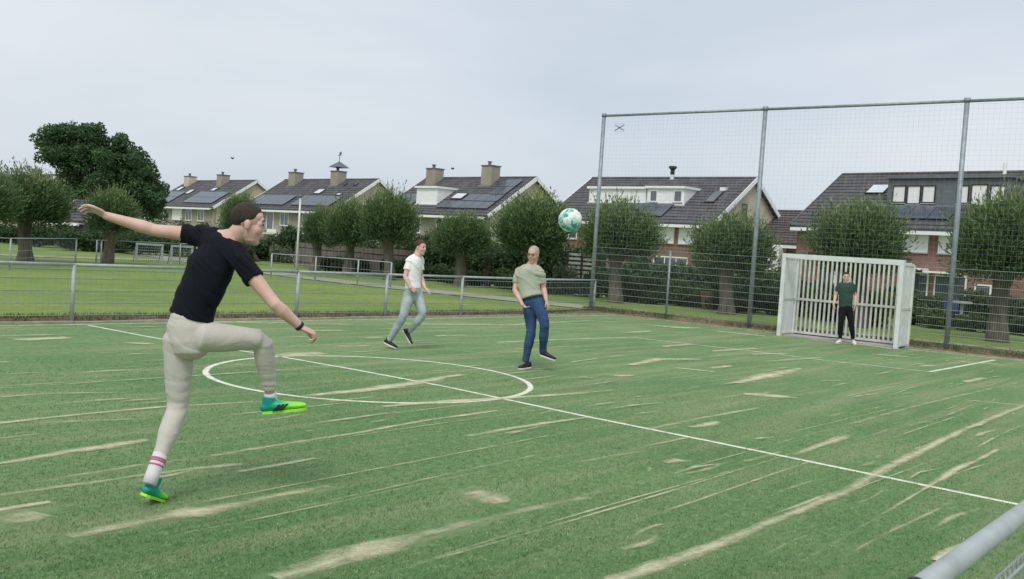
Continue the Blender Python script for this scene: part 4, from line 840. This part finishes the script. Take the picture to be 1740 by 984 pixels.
M['hair_brown'] = pmat('hair_brown', (.040, .026, .019), .6, 0, .4, 40, .6, 180); M['hair_red'] = pmat('hair_auburn', (.10, .035, .018), .6, 0, .4, 40, .6, 180); M['hair_grey'] = pmat('hair_grey', (.42, .37, .33), .6, 0, .25, 40, .4, 180); M['hair_black'] = pmat('hair_black', (.012, .012, .012), .6, 0, .3, 40)
M['navy'] = cloth_mat('navy_tee', (.0035, .005, .010), .2); M['chino'] = cloth_mat('beige_chino', (.56, .53, .47), .06); M['sage'] = cloth_mat('sage_tee', (.40, .42, .33), .08); M['white_tee'] = cloth_mat('white_tee', (.86, .85, .86), .04)
M['green_tee'] = cloth_mat('green_tee', (.035, .075, .06), .15); M['black_cloth'] = cloth_mat('black_cloth', (.009, .010, .012), .2); M['jeans'] = denim_mat('blue_jeans', (.022, .052, .125), (.055, .105, .21)); M['pale_jeans'] = denim_mat('washed_jeans', (.24, .30, .33), (.58, .63, .62), 2.6)
M['sock'] = cloth_mat('white_sock', (.70, .70, .70), .05); M['pink'] = cloth_mat('pink_band', (.55, .16, .28), .1); M['eye'] = pmat('eye', (.03, .02, .015), .25); M['lip'] = pmat('lip', (.42, .17, .14), .5); M['shoe_black'] = pmat('black_shoe', (.012, .013, .016), .5, 0, .3, 20); M['sole_white'] = pmat('white_sole', (.72, .72, .68), .6, 0, .06, 9); M['shoe_white'] = pmat('white_shoe', (.74, .74, .72), .5, 0, .06, 9); M['brown_glass'] = pmat('brown_frame', (.10, .035, .015), .3)
M['sole_lime'] = pmat('lime_sole', (.38, .80, .06), .5, 0, .08, 12)
def shoe_grad():
    m, nt, b = new_mat('teal_lime_upper'); a = N(nt, 'ShaderNodeAttribute', attribute_name='t'); f = noise_tex(nt, 26, 3)
    ad = N(nt, 'ShaderNodeMath', operation='MULTIPLY_ADD'); nt.links.new(f, ad.inputs[0]); ad.inputs[1].default_value = .1; nt.links.new(a.outputs['Fac'], ad.inputs[2])
    nt.links.new(ramp(nt, ad.outputs[0], [(.26, (.0, .30, .22)), (.48, (.02, .46, .20)), (.64, (.17, .74, .07)), (.9, (.30, .84, .05))]), b.inputs['Base Color']); b.inputs['Roughness'].default_value = .45; return m
M['shoe_grad'] = shoe_grad()

def fuse(mb, voxel, smooth=4):
    """close a set of overlapping volumes into one continuous surface"""
    me = mb.mesh('tmp'); o = bpy.data.objects.new('tmp', me); COL.objects.link(o)
    md = o.modifiers.new('r', 'REMESH'); md.mode = 'VOXEL'; md.voxel_size = voxel
    if smooth: ms = o.modifiers.new('s', 'SMOOTH'); ms.factor = .5; ms.iterations = smooth
    dg = bpy.context.evaluated_depsgraph_get(); out = bpy.data.meshes.new_from_object(o.evaluated_get(dg))
    bpy.data.objects.remove(o); bpy.data.meshes.remove(me); return out
def wrinkle(me, amp, freq, seed, axis=(0, 0, 1), joints=(), reach=.16, crease=1.0):
    """soft undulation everywhere, long creases across 'axis', strongest near the joints that bend the cloth"""
    n = len(me.vertices); co = np.empty(n * 3); me.vertices.foreach_get('co', co); co = co.reshape(-1, 3); no = np.array([v.normal[:] for v in me.vertices])
    ax = nrm(np.asarray(axis, float)); h = co @ ax; lat = co - h[:, None] * ax; out = np.zeros(n)
    m = np.full(n, .38)
    for q in joints: m = np.maximum(m, np.exp(-((np.linalg.norm(co - q, axis=1) / reach) ** 2)))
    for i in range(n):
        p = lat[i] * freq * .55; w = mnoise.noise(Vector((p[0] + seed, p[1], p[2] + h[i] * freq * .5)))
        s_ = mnoise.noise(Vector((p[0] * .5 + seed, p[1] * .5 + 3, p[2] * .5 + h[i] * freq * 2.1 + w * 1.6)))
        out[i] = .55 * w + crease * m[i] * (.9 * s_ - .55 * max(0., .22 - abs(s_)) / .22)
    co = co + no * (amp * out)[:, None]; me.vertices.foreach_set('co', co.ravel()); me.update()
def place(me, root, name, mat, parent=None, smooth=True):
    """world-space mesh to a child of root"""
    inv = full_matrix(parent or root).inverted(); me.transform(inv); o = link(name, me, mat, parent or root, smooth); return o

def head_shapes(m, c, f, r, u, s, ears=True):
    P = lambda a, b, d: c + (r * a + f * b + u * d) * s
    E = lambda p, a, b, d, nu=18, nv=12: m.ell(P(*p), r * a * s, f * b * s, u * d * s, nu, nv)
    E((0, -.009, .034), .074, .092, .085, 24, 16); E((0, .026, -.035), .062, .066, .086); E((0, .058, -.104), .028, .025, .022); E((0, .030, -.088), .050, .048, .034); E((0, .040, .042), .062, .044, .046)
    m.sweep([P(0, .084, .012), P(0, .099, -.012), P(0, .104, -.026)], [.009 * s, .0105 * s, .0125 * s], n=10)
    E((0, .076, .028), .050, .016, .016)
    for k in (-1, 1):
        E((k * .036, .056, -.032), .028, .028, .034); E((k * .014, .088, -.032), .010, .010, .008)
        E((k * .030, .064, .004), .030, .020, .022)
        if ears: E((k * .074, -.004, -.010), .009, .018, .030)
    E((0, .080, -.064), .027, .011, .010); E((0, .076, -.076), .024, .012, .011); E((0, .062, -.088), .03, .018, .02)
    return P
def hair_shell(c, f, r, u, s, line=.045, side=-.01, thick=1.075, back=-.055, seed=1):
    """cap of short hair: the skull's ellipsoid, open over face and ears"""
    nu, nv = 48, 30; vs, fs, keep = [], [], []
    for j in range(nv + 1):
        th = math.pi * j / nv - math.pi / 2
        for i in range(nu):
            ph = 2 * math.pi * i / nu; a, b, d = math.cos(th) * math.cos(ph), math.cos(th) * math.sin(ph), math.sin(th)
            x, y, z = a * .074, b * .092 - .009, d * .085 + .034
            lim = line if y > .035 else (side if y > -.045 else back)
            if -.045 < y <= .06: t_ = min(1, max(0, (y + .01) / .07)); lim = side + (line - side) * t_
            lim += .010 * mnoise.noise(Vector((x * 45 + seed, y * 45, z * 45))); k = min(1.0, max(0.0, (z - lim) / .035)); g = 1 + (thick - 1) * k * (1 + .18 * mnoise.noise(Vector((x * 40 + seed, y * 40, z * 40)))) - .02 * (1 - k)
            p = c + (r * a * .074 * g + f * (b * .092 * g - .009) + u * (d * .085 * g + .034)) * s; vs.append(p); keep.append(z > lim - .012)
    for j in range(nv):
        for i in range(nu):
            q = (j * nu + i, j * nu + (i + 1) % nu, (j + 1) * nu + (i + 1) % nu, (j + 1) * nu + i)
            if all(keep[k] for k in q): fs.append(q)
    m = MB(); m.add(vs, fs); rg3 = random.Random(seed); n0 = [q for q in fs]
    for q in (rg3.choice(n0) for _ in range(1800)):          # short standing strands roughen the outline and the hairline
        p = vs[q[0]] * rg3.random() + vs[q[2]] * rg3.random(); w0 = rg3.random(); p = vs[q[0]] * w0 + vs[q[2]] * (1 - w0); o = nrm(p - c); d = nrm(o * .28 - f * .45 - u * .5 + V(rg3.gauss(0, .22), rg3.gauss(0, .22), rg3.gauss(0, .22))); sd_ = nrm(np.cross(d, o)) * .0022 * s; ln = rg3.uniform(.008, .02) * s * (thick - 1) / .085
        m.add([p - o * .003 - sd_, p - o * .003 + sd_, p + d * ln], [(0, 1, 2)])
    return m
def hand_shapes(m, w, d, n, t, s=1.0, curl=.5, spread=.10, thumb_in=0.3):
    """palm and five fingers. w wrist, d towards the fingers, n palm normal (fingers curl this way), t thumb side"""
    d = nrm(d); n = nrm(n - d * np.dot(n, d)); t = nrm(t - d * np.dot(t, d) - n * np.dot(t, n))
    m.sweep([w - d * .02 * s, w + d * .03 * s, w + d * .075 * s, w + d * .095 * s], [.026 * s, .036 * s, .042 * s, .038 * s], [.02 * s, .017 * s, .015 * s, .012 * s], right=t, n=14)
    for k, (off, ln) in enumerate(((.031, .078), (.0105, .088), (-.0105, .080), (-.031, .062))):
        b = w + (d * (.092 - .004 * abs(k - 1.2)) + t * off) * s; dd = nrm(d + t * off * spread * 30); pts = [b]; ang = 0; ck = curl * (1 + .12 * k)
        for q, fr in enumerate((.45, .31, .26)): ang += ck * (.75, 1.0, .7)[q]; pts.append(pts[-1] + (dd * math.cos(ang) + n * math.sin(ang)) * ln * fr * s)
        m.sweep(pts, [.0092 * s, .0088 * s, .0080 * s, .0068 * s], n=9)
    b = w + (d * .03 + t * .028) * s; dd = nrm(d * .62 + t * (.75 - thumb_in) + n * thumb_in); p1 = b + dd * .04 * s; p2 = p1 + nrm(dd + d * .35 + n * .15) * .032 * s; p3 = p2 + nrm(dd * .5 + d * .7 + n * .25) * .026 * s
    m.sweep([b, p1, p2, p3], [.0135 * s, .0115 * s, .0098 * s, .0075 * s], n=9)
def shoe(root, name, heel, toe, up, wid, upper_mat, sole_mat, vox, length=None, stripes=False, collar=.075, lab=None):
    """heel and toe are points under the sole; returns the upper with sole (and stripes) as its children"""
    heel, toe = np.asarray(heel), np.asarray(toe); d = nrm(toe - heel); L = np.linalg.norm(toe - heel); up = nrm(up - d * np.dot(up, d)); r = np.cross(d, up)
    m = MB(); st = [(.04, .030, .045), (.16, .036, .062), (.32, .037, .058), (.5, .042, .046), (.7, .047, .036), (.86, .043, .029), (.96, .028, .022)]; k = wid / .05
    m.sweep([heel + d * L * t + up * (.018 + h * .5) for t, w, h in st], [w * k * 1.05 for t, w, h in st], [h * .64 for t, w, h in st], right=r, n=16)
    m.sweep([heel + d * L * .17 + up * .05, heel + d * L * .19 + up * (.05 + collar)], [.037 * k, .039 * k], [.048, .046], right=r, n=16, round_caps=False)
    me = fuse(m, vox, 3); co = np.empty(len(me.vertices) * 3); me.vertices.foreach_get('co', co); co = co.reshape(-1, 3)
    a = me.attributes.new('t', 'FLOAT', 'POINT'); a.data.foreach_set('value', np.clip(((co - heel) @ d) / L - .5 * ((co - heel) @ up) / .12 * .35 + .1, 0, 1).astype(np.float32))
    o = place(me, root, name, upper_mat); m = MB(); ol = [(.0, .022), (.1, .034), (.35, .034), (.55, .042), (.75, .047), (.9, .038), (1.0, .016)]
    pts = [heel + d * L * t + r * w * k for t, w in ol] + [heel + d * L * t - r * w * k for t, w in ol[::-1]]; m.extr([p + up * -.002 for p in pts], up * .017)
    m.build('sole', sole_mat, o, world=True)
    if stripes:
        for j in range(3):
            t = .38 + j * .085; q = MB()
            for sd_ in (1, -1):
                w = (.0395 + .014 * (t - .38)) * k * 1.06
                q.obox(heel + d * L * (t - .05) + up * .036 + r * sd_ * w * .97, d * .0075, nrm(up * .66 + d * .72) * .030, r * .006)
            q.build('stripe', M['black'], o, world=True)
    return o

def person(label, D0, base, J, skin, hair, shirt_mat, pants_mat, rvec, headf, headu, hs=1.0, rs=1.0, vox=.006, shirt_k=1.0, belly=0.0, pant_k=1.0, hands=(), hair_kw=None, sleeve=.62, pant_hem=(.92, .92), seed=1, bald=False, shirt_name='shirt'):
    """J: joint -> (photo x, photo y, depth offset); builds skin body as one surface and the clothes over it"""
    j = {k: AT(v[0], v[1], D0 + (v[2] if len(v) > 2 else 0)) for k, v in J.items()}; base = np.asarray(base, float); rv = nrm(rvec)
    S_ = rs; B = MB(); f = nrm(headf); u = nrm(headu - f * np.dot(headu, f)); r = np.cross(f, u); hc = j['head']
    head_shapes(B, hc, f, r, u, hs)
    B.sweep([j['neck'] - u * .03, j['neck'] * .45 + (hc - f * .02 * hs - u * .06 * hs) * .55, hc - f * .022 * hs - u * .03 * hs], [.072 * S_, .060 * S_, .060 * S_], n=20)
    for s in 'LR': B.sweep([hc - f * .03 * hs - u * .07 * hs, j['neck'] * .8 + j['sh' + s] * .2, j['neck'] * .35 + j['sh' + s] * .65], [.045 * S_, .052 * S_, .05 * S_], n=16)
    spine = [j['pelvis'], j['waist'], j['chest'], j['neck'] * .6 + j['chest'] * .4, j['neck']]
    B.sweep(spine, [.105 * S_, .115 * S_, .135 * S_, .125 * S_, .062 * S_], [.07 * S_, .08 * S_, .088 * S_, .075 * S_, .055 * S_], right=rv, n=18)
    for s in 'LR':
        a, b, c = j['sh' + s], j['el' + s], j['wr' + s]; B.ell(a, *(np.eye(3) * .055 * S_), 12, 8)
        B.sweep([j['neck'] * .5 + a * .5, a, a * .65 + b * .35, a * .3 + b * .7, b, b * .75 + c * .25, b * .35 + c * .65, c], [.05 * S_, .056 * S_, .05 * S_, .043 * S_, .040 * S_, .043 * S_, .034 * S_, .027 * S_], n=14)
        a, b, c = j['hip' + s], j['kn' + s], j['an' + s]; B.sweep([a, a * .6 + b * .4, b * .9 + a * .1, b * .9 + c * .1, b * .65 + c * .35, c * .8 + b * .2, c], [.072 * S_, .070 * S_, .052 * S_, .05 * S_, .05 * S_, .036 * S_, .035 * S_], n=14)
    for (s, d, n, t, hsz, curl, spr, th) in hands: hand_shapes(B, j['wr' + s], d, n, t, hsz, curl, spr, th)
    me = fuse(B, vox, 3); body = bpy.data.objects.new('person', me); COL.objects.link(body); body.location = base; me.transform(Matrix.Translation(-Vector(base))); me.materials.append(skin); me.shade_smooth()
    tag(body, label, 'person')
    # shirt
    k = shirt_k; T = MB(); hem = j['pelvis'] * .55 + j['waist'] * .45 if 'hem' not in j else j['hem']; up_ = nrm(j['neck'] - j['waist'])
    T.sweep([hem, j['waist'], j['chest'], j['neck'] * .55 + j['chest'] * .45, j['neck'] * .88 + j['chest'] * .12], [.165 * k * S_, .155 * k * S_, .172 * k * S_, .155 * k * S_, .082 * S_], [(.118 + belly) * k * S_, (.114 + belly) * k * S_, .122 * k * S_, .105 * k * S_, .07 * S_], right=rv, n=36, round_caps=False)
    T.sweep([j['shL'], j['shL'] * .6 + j['shR'] * .4, j['shL'] * .4 + j['shR'] * .6, j['shR']], [.066 * S_, .092 * S_, .092 * S_, .066 * S_], n=28)
    for s in 'LR':
        a, b = j['sh' + s], j['el' + s]; e_ = a * (1 - sleeve) + b * sleeve
        T.sweep([j['neck'] * .62 + a * .38, j['neck'] * .3 + a * .7, a, a * .6 + e_ * .4, e_], [.058 * S_, .068 * S_, .072 * S_, .07 * S_, .068 * S_], n=28, round_caps=False); T.ell(a, *(np.eye(3) * .07 * S_), 12, 8)
    ms = fuse(T, vox * 1.25, 10); ctr = j['waist']
    wrinkle(ms, .021 * S_, 8 / S_, seed, nrm(j['shR'] - j['shL']) * .55 + up_ * .8, [j['waist'], j['hem'] if 'hem' in j else j['waist'], j['shL'], j['shR']], .14); place(ms, body, shirt_name, shirt_mat)
    # trousers
    k = pant_k; T = MB(); T.sweep([j['waist'] * .35 + j['pelvis'] * .65, j['pelvis'], (j['hipL'] + j['hipR']) * .5 - nrm(j['waist'] - j['pelvis']) * .03], [.155 * S_ * k, .172 * S_ * k, .15 * S_ * k], [.115 * S_, .125 * S_, .115 * S_], right=rv, n=36)
    for s in 'LR':
        a, b, c = j['hip' + s], j['kn' + s], j['an' + s]; ph_ = pant_hem['LR'.index(s)]; h_ = b * (1 - ph_) + c * ph_
        T.sweep([j['pelvis'] * .5 + a * .5, a, a * .6 + b * .4, b * .92 + a * .08, b * .92 + c * .08, b * .6 + c * .4, h_ * .8 + b * .2, h_], [.1 * S_ * k, .108 * S_ * k, .096 * S_ * k, .074 * S_ * k, .072 * S_ * k, .07 * S_ * k, .055 * S_ * k, .053 * S_ * k], n=32, round_caps=False)
    mp_ = fuse(T, vox * 1.25, 10); wrinkle(mp_, .0085 * S_, 9 / S_, seed + 7, nrm(j['hipL'] - j['knL']) + .45 * rv, [j['knL'], j['knR'], (j['hipL'] + j['hipR']) / 2, j['anL'] * .85 + j['knL'] * .15, j['anR'] * .85 + j['knR'] * .15], .12); place(mp_, body, 'trousers', pants_mat)
    if hair is not None:
        h = hair_shell(hc, f, r, u, hs, seed=seed, **(hair_kw or {})); place(h.mesh('hair'), body, 'hair', hair)
    P = lambda a, b, d: hc + (r * a + f * b + u * d) * hs
    for s in (-1, 1):
        m = MB(); m.ell(P(s * .031, .0835, .004), r * .0125 * hs, f * .010 * hs, u * .0065 * hs, 10, 8); m.build('eye', M['eye'], body, True, world=True)
        m = MB(); m.sweep([P(s * .015, .0925, .026), P(s * .032, .089, .031), P(s * .046, .078, .027)], .0032 * hs, n=6); m.build('eyebrow', hair or M['hair_grey'], body, True, world=True)
    m = MB(); m.sweep([P(-.020, .078, -.0705), P(0, .0895, -.0695), P(.020, .078, -.0705)], .0028 * hs, n=6); m.build('mouth', M['lip'], body, True, world=True)
    return body, j, (hc, f, r, u)

UP = V(0, 0, 1); CRh = nrm(V(CR[0], CR[1], 0)); CFh = nrm(V(CF[0], CF[1], 0))
# ---- the kicking man
KD = 6.2; base = G(262, 851)
JK = dict(head=(421, 379, .02), neck=(388, 405, .03), chest=(358, 455, .0), waist=(333, 512, .0), pelvis=(323, 556, 0), hem=(325, 540, 0),
          shL=(345, 401, .10), elL=(262, 391, .16), wrL=(181, 367, .08), shR=(411, 447, -.09), elR=(468, 518, -.14), wrR=(511, 556, -.05),
          hipL=(303, 578, .03), knL=(303, 692, .08), anL=(259, 808, -.13), hipR=(346, 572, -.05), knR=(446, 577, .14), anR=(459, 668, .28))
kb, kj, kh = person('man in a navy shirt and beige trousers swinging his leg on the near pitch', KD, base, JK, M['skin'], M['hair_brown'], M['navy'], M['chino'], CRh * .86 - CFh * .5, CRh * .93 + CFh * .30 - UP * .10, UP + CRh * .10, hs=1.08, rs=1.0, vox=.005, shirt_k=1.0, pant_k=.93, pant_hem=(.73, .93), sleeve=.40, seed=3,
    hands=[('L', AT(140, 345, KD + .05) - AT(181, 367, KD + .08), -UP * .7 - CRh * .2 - CFh * .5, -UP * .5 - CFh * .6, 1.0, .42, .16, .25), ('R', AT(546, 572, KD) - AT(511, 556, KD - .05), -UP * .9 + CFh * .2, CFh * .6 + UP * .4 + CRh * .3, 1.0, .85, .05, .45)],
    hair_kw=dict(line=.058, side=-.012, back=-.058, thick=1.03))
hu = UP
sL = shoe(kb, 'shoe', AT(243, 842, KD - .15), AT(276, 852, KD + .06), UP * .95 - CFh * .3 + CRh * .1, .052, M['shoe_grad'], M['sole_lime'], .0045, stripes=False, collar=.085)
sR = shoe(kb, 'shoe', AT(446, 703, KD + .28), AT(521, 695, KD + .34), UP, .052, M['shoe_grad'], M['sole_lime'], .0045, stripes=True, collar=.06)
for s, a, b, full in (('L', .69, 1.0, 1), ('R', .9, 1.03, 0)):
    k0, k1 = kj['kn' + s], kj['an' + s]; m = MB(); m.sweep([k0 * (1 - t) + k1 * t for t in np.linspace(a if full else .985, b + .12, 4)], [.042, .041, .041, .042] if not full else [.046, .045, .044, .044], n=18, round_caps=False); so = m.build('sock', M['sock'], kb, True, world=True)
    if full:
        for t in (.77, .80, .86):
            p = k0 * (1 - t) + k1 * t; dd = nrm(k1 - k0); m = MB(); m.sweep([p - dd * .006, p + dd * .006], .0465, n=18, round_caps=False); m.build('sock_band', M['pink'], so, True, world=True)
w_, e_ = kj['wrR'], kj['elR']; dd = nrm(w_ - e_); m = MB(); m.sweep([w_ - dd * .022, w_ - dd * .002], [.0325, .0315], n=18, round_caps=False); m.build('wristband', M['black'], kb, True, world=True)

# ---- the man in the sage tee and jeans
GD = 14.4; base = G(893, 626)
JG = dict(head=(906.5, 432, -.03), neck=(903.5, 450, 0), chest=(898, 470, 0), waist=(900, 495, 0), pelvis=(905.5, 511, 0), hem=(903, 506, -.02),
          shL=(882.5, 461, .06), elL=(875, 493, .0), wrL=(887, 516, -.12), shR=(917.5, 463, -.04), elR=(923.5, 490, 0), wrR=(928, 510, -.1),
          hipL=(900, 515, .03), knL=(903, 562, -.02), anL=(893, 613, .02), hipR=(914, 515, -.02), knR=(925.5, 549, -.22), anR=(922.5, 597, .0))
gb, gj, gh = person('man in a pale sage shirt and blue jeans stepping with one foot raised', GD, base, JG, M['skin2'], M['hair_grey'], M['sage'], M['jeans'], CRh * .95 + CFh * .3, -CFh * .86 - CRh * .42 - UP * .16, UP - CFh * .1, hs=1.03, rs=1.02, vox=.0075, shirt_k=1.06, belly=.03, pant_k=1.0, pant_hem=(1.03, 1.03), sleeve=.66, seed=11,
    hands=[('L', AT(895, 525, GD - .2) - AT(887, 516, GD - .12), CRh * .5 - CFh * .5, -CFh, 1.0, .5, .05, .3), ('R', AT(931.5, 519, GD - .12) - AT(928, 510, GD - .1), -CRh * .6 + CFh * .2, -CFh, 1.0, .45, .06, .3)],
    hair_kw=dict(line=.075, side=.015, back=-.03, thick=1.025))
shoe(gb, 'shoe', AT(901.5, 625, GD + .05), AT(881, 627.5, GD - .1), UP, .05, M['shoe_black'], M['sole_white'], .007, collar=.04); shoe(gb, 'shoe', AT(918, 604, GD), AT(944, 613, GD - .06), UP, .05, M['shoe_black'], M['sole_white'], .007, collar=.04)
hc, f, r, u = gh; m = MB(); P = lambda a, b, d: hc + (r * a + f * b + u * d) * 1.03
for s in (-1, 1):
    q = [P(s * .033 + .024 * math.cos(a), .108 - .016 * abs(math.cos(a)) * 0, .004 + .017 * math.sin(a)) for a in np.linspace(0, 2 * math.pi, 15)]; m.sweep(q, .0028, n=5, round_caps=False); m.sweep([P(s * .057, .106, .01), P(s * .079, .05, .012), P(s * .082, -.01, .01)], .0026, n=5)
m.sweep([P(-.01, .108, .008), P(.01, .108, .008)], .0026, n=5); m.build('glasses', M['brown_glass'], gb, True, world=True)

# ---- the running man in white
WD = 16.0; base = G(663, 591)
JW = dict(head=(714.5, 420.5, 0), neck=(709, 433, 0), chest=(703, 452, 0), waist=(701.5, 479, 0), pelvis=(702, 495, 0), hem=(702, 491, 0),
          shL=(697, 442, -.10), elL=(688.5, 470, -.16), wrL=(698, 489, -.22), shR=(713.5, 441, .12), elR=(715, 470, .16), wrR=(722, 489, .05),
          hipL=(696.5, 499, -.04), knL=(684, 540, -.10), anL=(661, 579, .0), hipR=(708.5, 500, .06), knR=(719, 535, -.02), anR=(696, 563, .14))
wb, wj, wh = person('man in a white shirt and washed pale jeans running across the pitch', WD, base, JW, M['skin3'], M['hair_red'], M['white_tee'], M['pale_jeans'], CRh * .35 + CFh * .95, CRh * .82 - CFh * .50, UP + CRh * .08, hs=1.0, rs=.98, vox=.0075, shirt_k=1.03, pant_k=.98, pant_hem=(1.0, 1.0), sleeve=.62, seed=21,
    hands=[('L', AT(704, 494, WD - .2) - AT(698, 489, WD - .22), -UP * .4 + CFh, CRh + UP * .5, .95, .8, .04, .4), ('R', AT(729, 495, WD) - AT(722, 489, WD + .05), -UP, CFh, .95, .5, .05, .3)],
    hair_kw=dict(line=.058, side=.0, back=-.05, thick=1.12))
shoe(wb, 'shoe', AT(653, 583, WD + .02), AT(674, 593, WD - .06), UP * .9 + CRh * .35, .05, M['shoe_black'], M['sole_white'], .007, collar=.045); shoe(wb, 'shoe', AT(684, 562, WD + .18), AT(698, 586, WD + .1), CRh * .9 + UP * .45, .05, M['shoe_black'], M['sole_white'], .007, collar=.045)

# ---- the goalkeeper
PD_ = 23.75; base = G(1437, 584.5)
JP = dict(head=(1437.5, 471, 0), neck=(1437.5, 481, 0), chest=(1437.5, 494, 0), waist=(1437, 511, 0), pelvis=(1437, 523, 0), hem=(1437, 522, 0),
          shL=(1426.5, 485, 0), elL=(1420, 502, .05), wrL=(1416.5, 518, -.05), shR=(1448.5, 485, 0), elR=(1453.5, 502, .05), wrR=(1452.5, 518, -.05),
          hipL=(1431.5, 526, 0), knL=(1428.5, 551, -.06), anL=(1427.5, 577, .02), hipR=(1442.5, 526, 0), knR=(1447, 551, -.06), anR=(1449.5, 578, .02))
pb, pj, ph = person('goalkeeper in a dark green shirt and black trousers standing in the goal', PD_, base, JP, M['skin3'], M['hair_brown'], M['green_tee'], M['black_cloth'], CRh, -CFh - CRh * .2, UP, hs=1.0, rs=.98, vox=.009, shirt_k=1.08, pant_k=.95, sleeve=.6, seed=31,
    hands=[('L', V(0, 0, -1) - CFh * .1, CRh, -CFh, .95, .35, .05, .3), ('R', V(0, 0, -1) - CFh * .1, -CRh, -CFh, .95, .35, .05, .3)], hair_kw=dict(line=.062, side=.0, back=-.05, thick=1.1))
shoe(pb, 'shoe', AT(1428, 583.3, PD_ + .06), AT(1421.5, 584, PD_ - .18), UP, .05, M['shoe_white'], M['sole_white'], .009, collar=.04); shoe(pb, 'shoe', AT(1449.5, 584.3, PD_ + .06), AT(1453, 586.5, PD_ - .18), UP, .05, M['shoe_white'], M['sole_white'], .009, collar=.04)

# ---- small distant figure behind the rail
DD = 43.0; base = G(989, 501); sc_ = .62
JD = dict(head=(988, 463, 0), neck=(989, 468, 0), chest=(989, 473, 0), waist=(990, 480, 0), pelvis=(990, 485, 0), hem=(990, 485, 0), shL=(986, 469, 0), elL=(985, 475, 0), wrL=(985, 481, 0), shR=(993, 469, 0), elR=(994.5, 475, 0), wrR=(994.5, 481, 0), hipL=(988.5, 486, 0), knL=(988, 493, 0), anL=(988, 499, 0), hipR=(991.5, 486, 0), knR=(992, 493, 0), anR=(992, 499, 0))
db, dj, dh = person('small distant figure with black hair and pale top by the slatted screen', DD, base, JD, M['skin3'], M['hair_black'], M['white_tee'], M['black_cloth'], CRh, CFh + CRh * .3, UP, hs=.85, rs=.58, vox=.012, seed=41, hair_kw=dict(line=.03, side=-.08, back=-.11, thick=1.25))
for a in ((988, 501.5), (992, 501.5)): shoe(db, 'shoe', AT(*a, DD + .06), AT(a[0], a[1] + .5, DD - .1), UP, .035, M['shoe_black'], M['sole_white'], .012, collar=.02)

# ================================================================ the ball in the air
BD = 9.2; BR = .112; bc = AT(969, 374, BD); ball = empty('football', bc, 0, 'white and turquoise football in mid-air left of the first tall pole', 'ball')
ball.rotation_euler = (.4, .9, .3)
def ball_mat(name, a, b, lo, hi):
    m, nt, bb = new_mat(name); f = noise_tex(nt, 17, 2, .4, dist=1.6); nt.links.new(ramp(nt, f, [(lo, a), (hi, b)]), bb.inputs['Base Color']); bb.inputs['Roughness'].default_value = .35; return m
M['ball_white'] = ball_mat('ball_white', (.80, .84, .78), (.55, .74, .68), .55, .62); M['ball_teal'] = ball_mat('ball_teal', (.06, .33, .31), (.42, .70, .64), .44, .52)
ico = bmesh.new(); bmesh.ops.create_icosphere(ico, subdivisions=1, radius=1); p12 = [v.co.normalized() for v in ico.verts if len(v.link_edges) == 5]; h20 = [(sum((v.co for v in f_.verts), Vector()) / 3).normalized() for f_ in ico.faces]; ico.free()
allc = [(c, .985) for c in p12] + [(c, 1.0) for c in h20]
sp = bmesh.new(); bmesh.ops.create_icosphere(sp, subdivisions=5, radius=1); sp.faces.ensure_lookup_table(); grp = {}
for f_ in sp.faces:
    c = f_.calc_center_median().normalized(); sc2 = [c.dot(q) + (0 if i >= len(p12) else -.012) for i, (q, _) in enumerate(allc)]; k = max(range(len(sc2)), key=lambda i: sc2[i]); grp.setdefault(k, []).append(f_)
owner = {}
for k, fl in grp.items():
    for f_ in fl:
        for v in f_.verts: owner.setdefault(v.index, set()).add(k)
for k, fl in sorted(grp.items()):
    ids = {}; vs, fs = [], []
    for f_ in fl:
        q = []
        for v in f_.verts:
            if v.index not in ids: ids[v.index] = len(vs); vs.append(tuple(v.co.normalized() * BR * (.972 if len(owner[v.index]) > 1 else 1.0)))
            q.append(ids[v.index])
        fs.append(q)
    m = MB(); m.add(vs, fs); m.build('panel', M['ball_teal'] if (k % 3 == 0 or k < 4) else M['ball_white'], ball, True)
sp.free()

# ================================================================ birds
def bird(px, py, D, span, lab, rz):
    r = empty('bird', AT(px, py, D), rz, lab, 'bird', 'birds in the sky'); m = MB(); m.sweep([(-.16, 0, 0), (-.05, 0, 0), (.06, 0, .01), (.14, 0, .02)], [.01, .045, .05, .02], n=8); m.build('body', M['black'], r, True)
    for s in (-1, 1): MB().extr([(-.05, s * .03, 0), (.07, s * .03, 0), (.05, s * span * .5, .10), (-.02, s * span, .04)], (0, 0, .012)).build('wing', M['black'], r)
bird(395, 269.5, 62, .13, 'tiny dark bird flying above the houses on the left', .6); bird(769, 287, 62, .13, 'tiny dark bird flying between the two grey chimneys', 1.4)
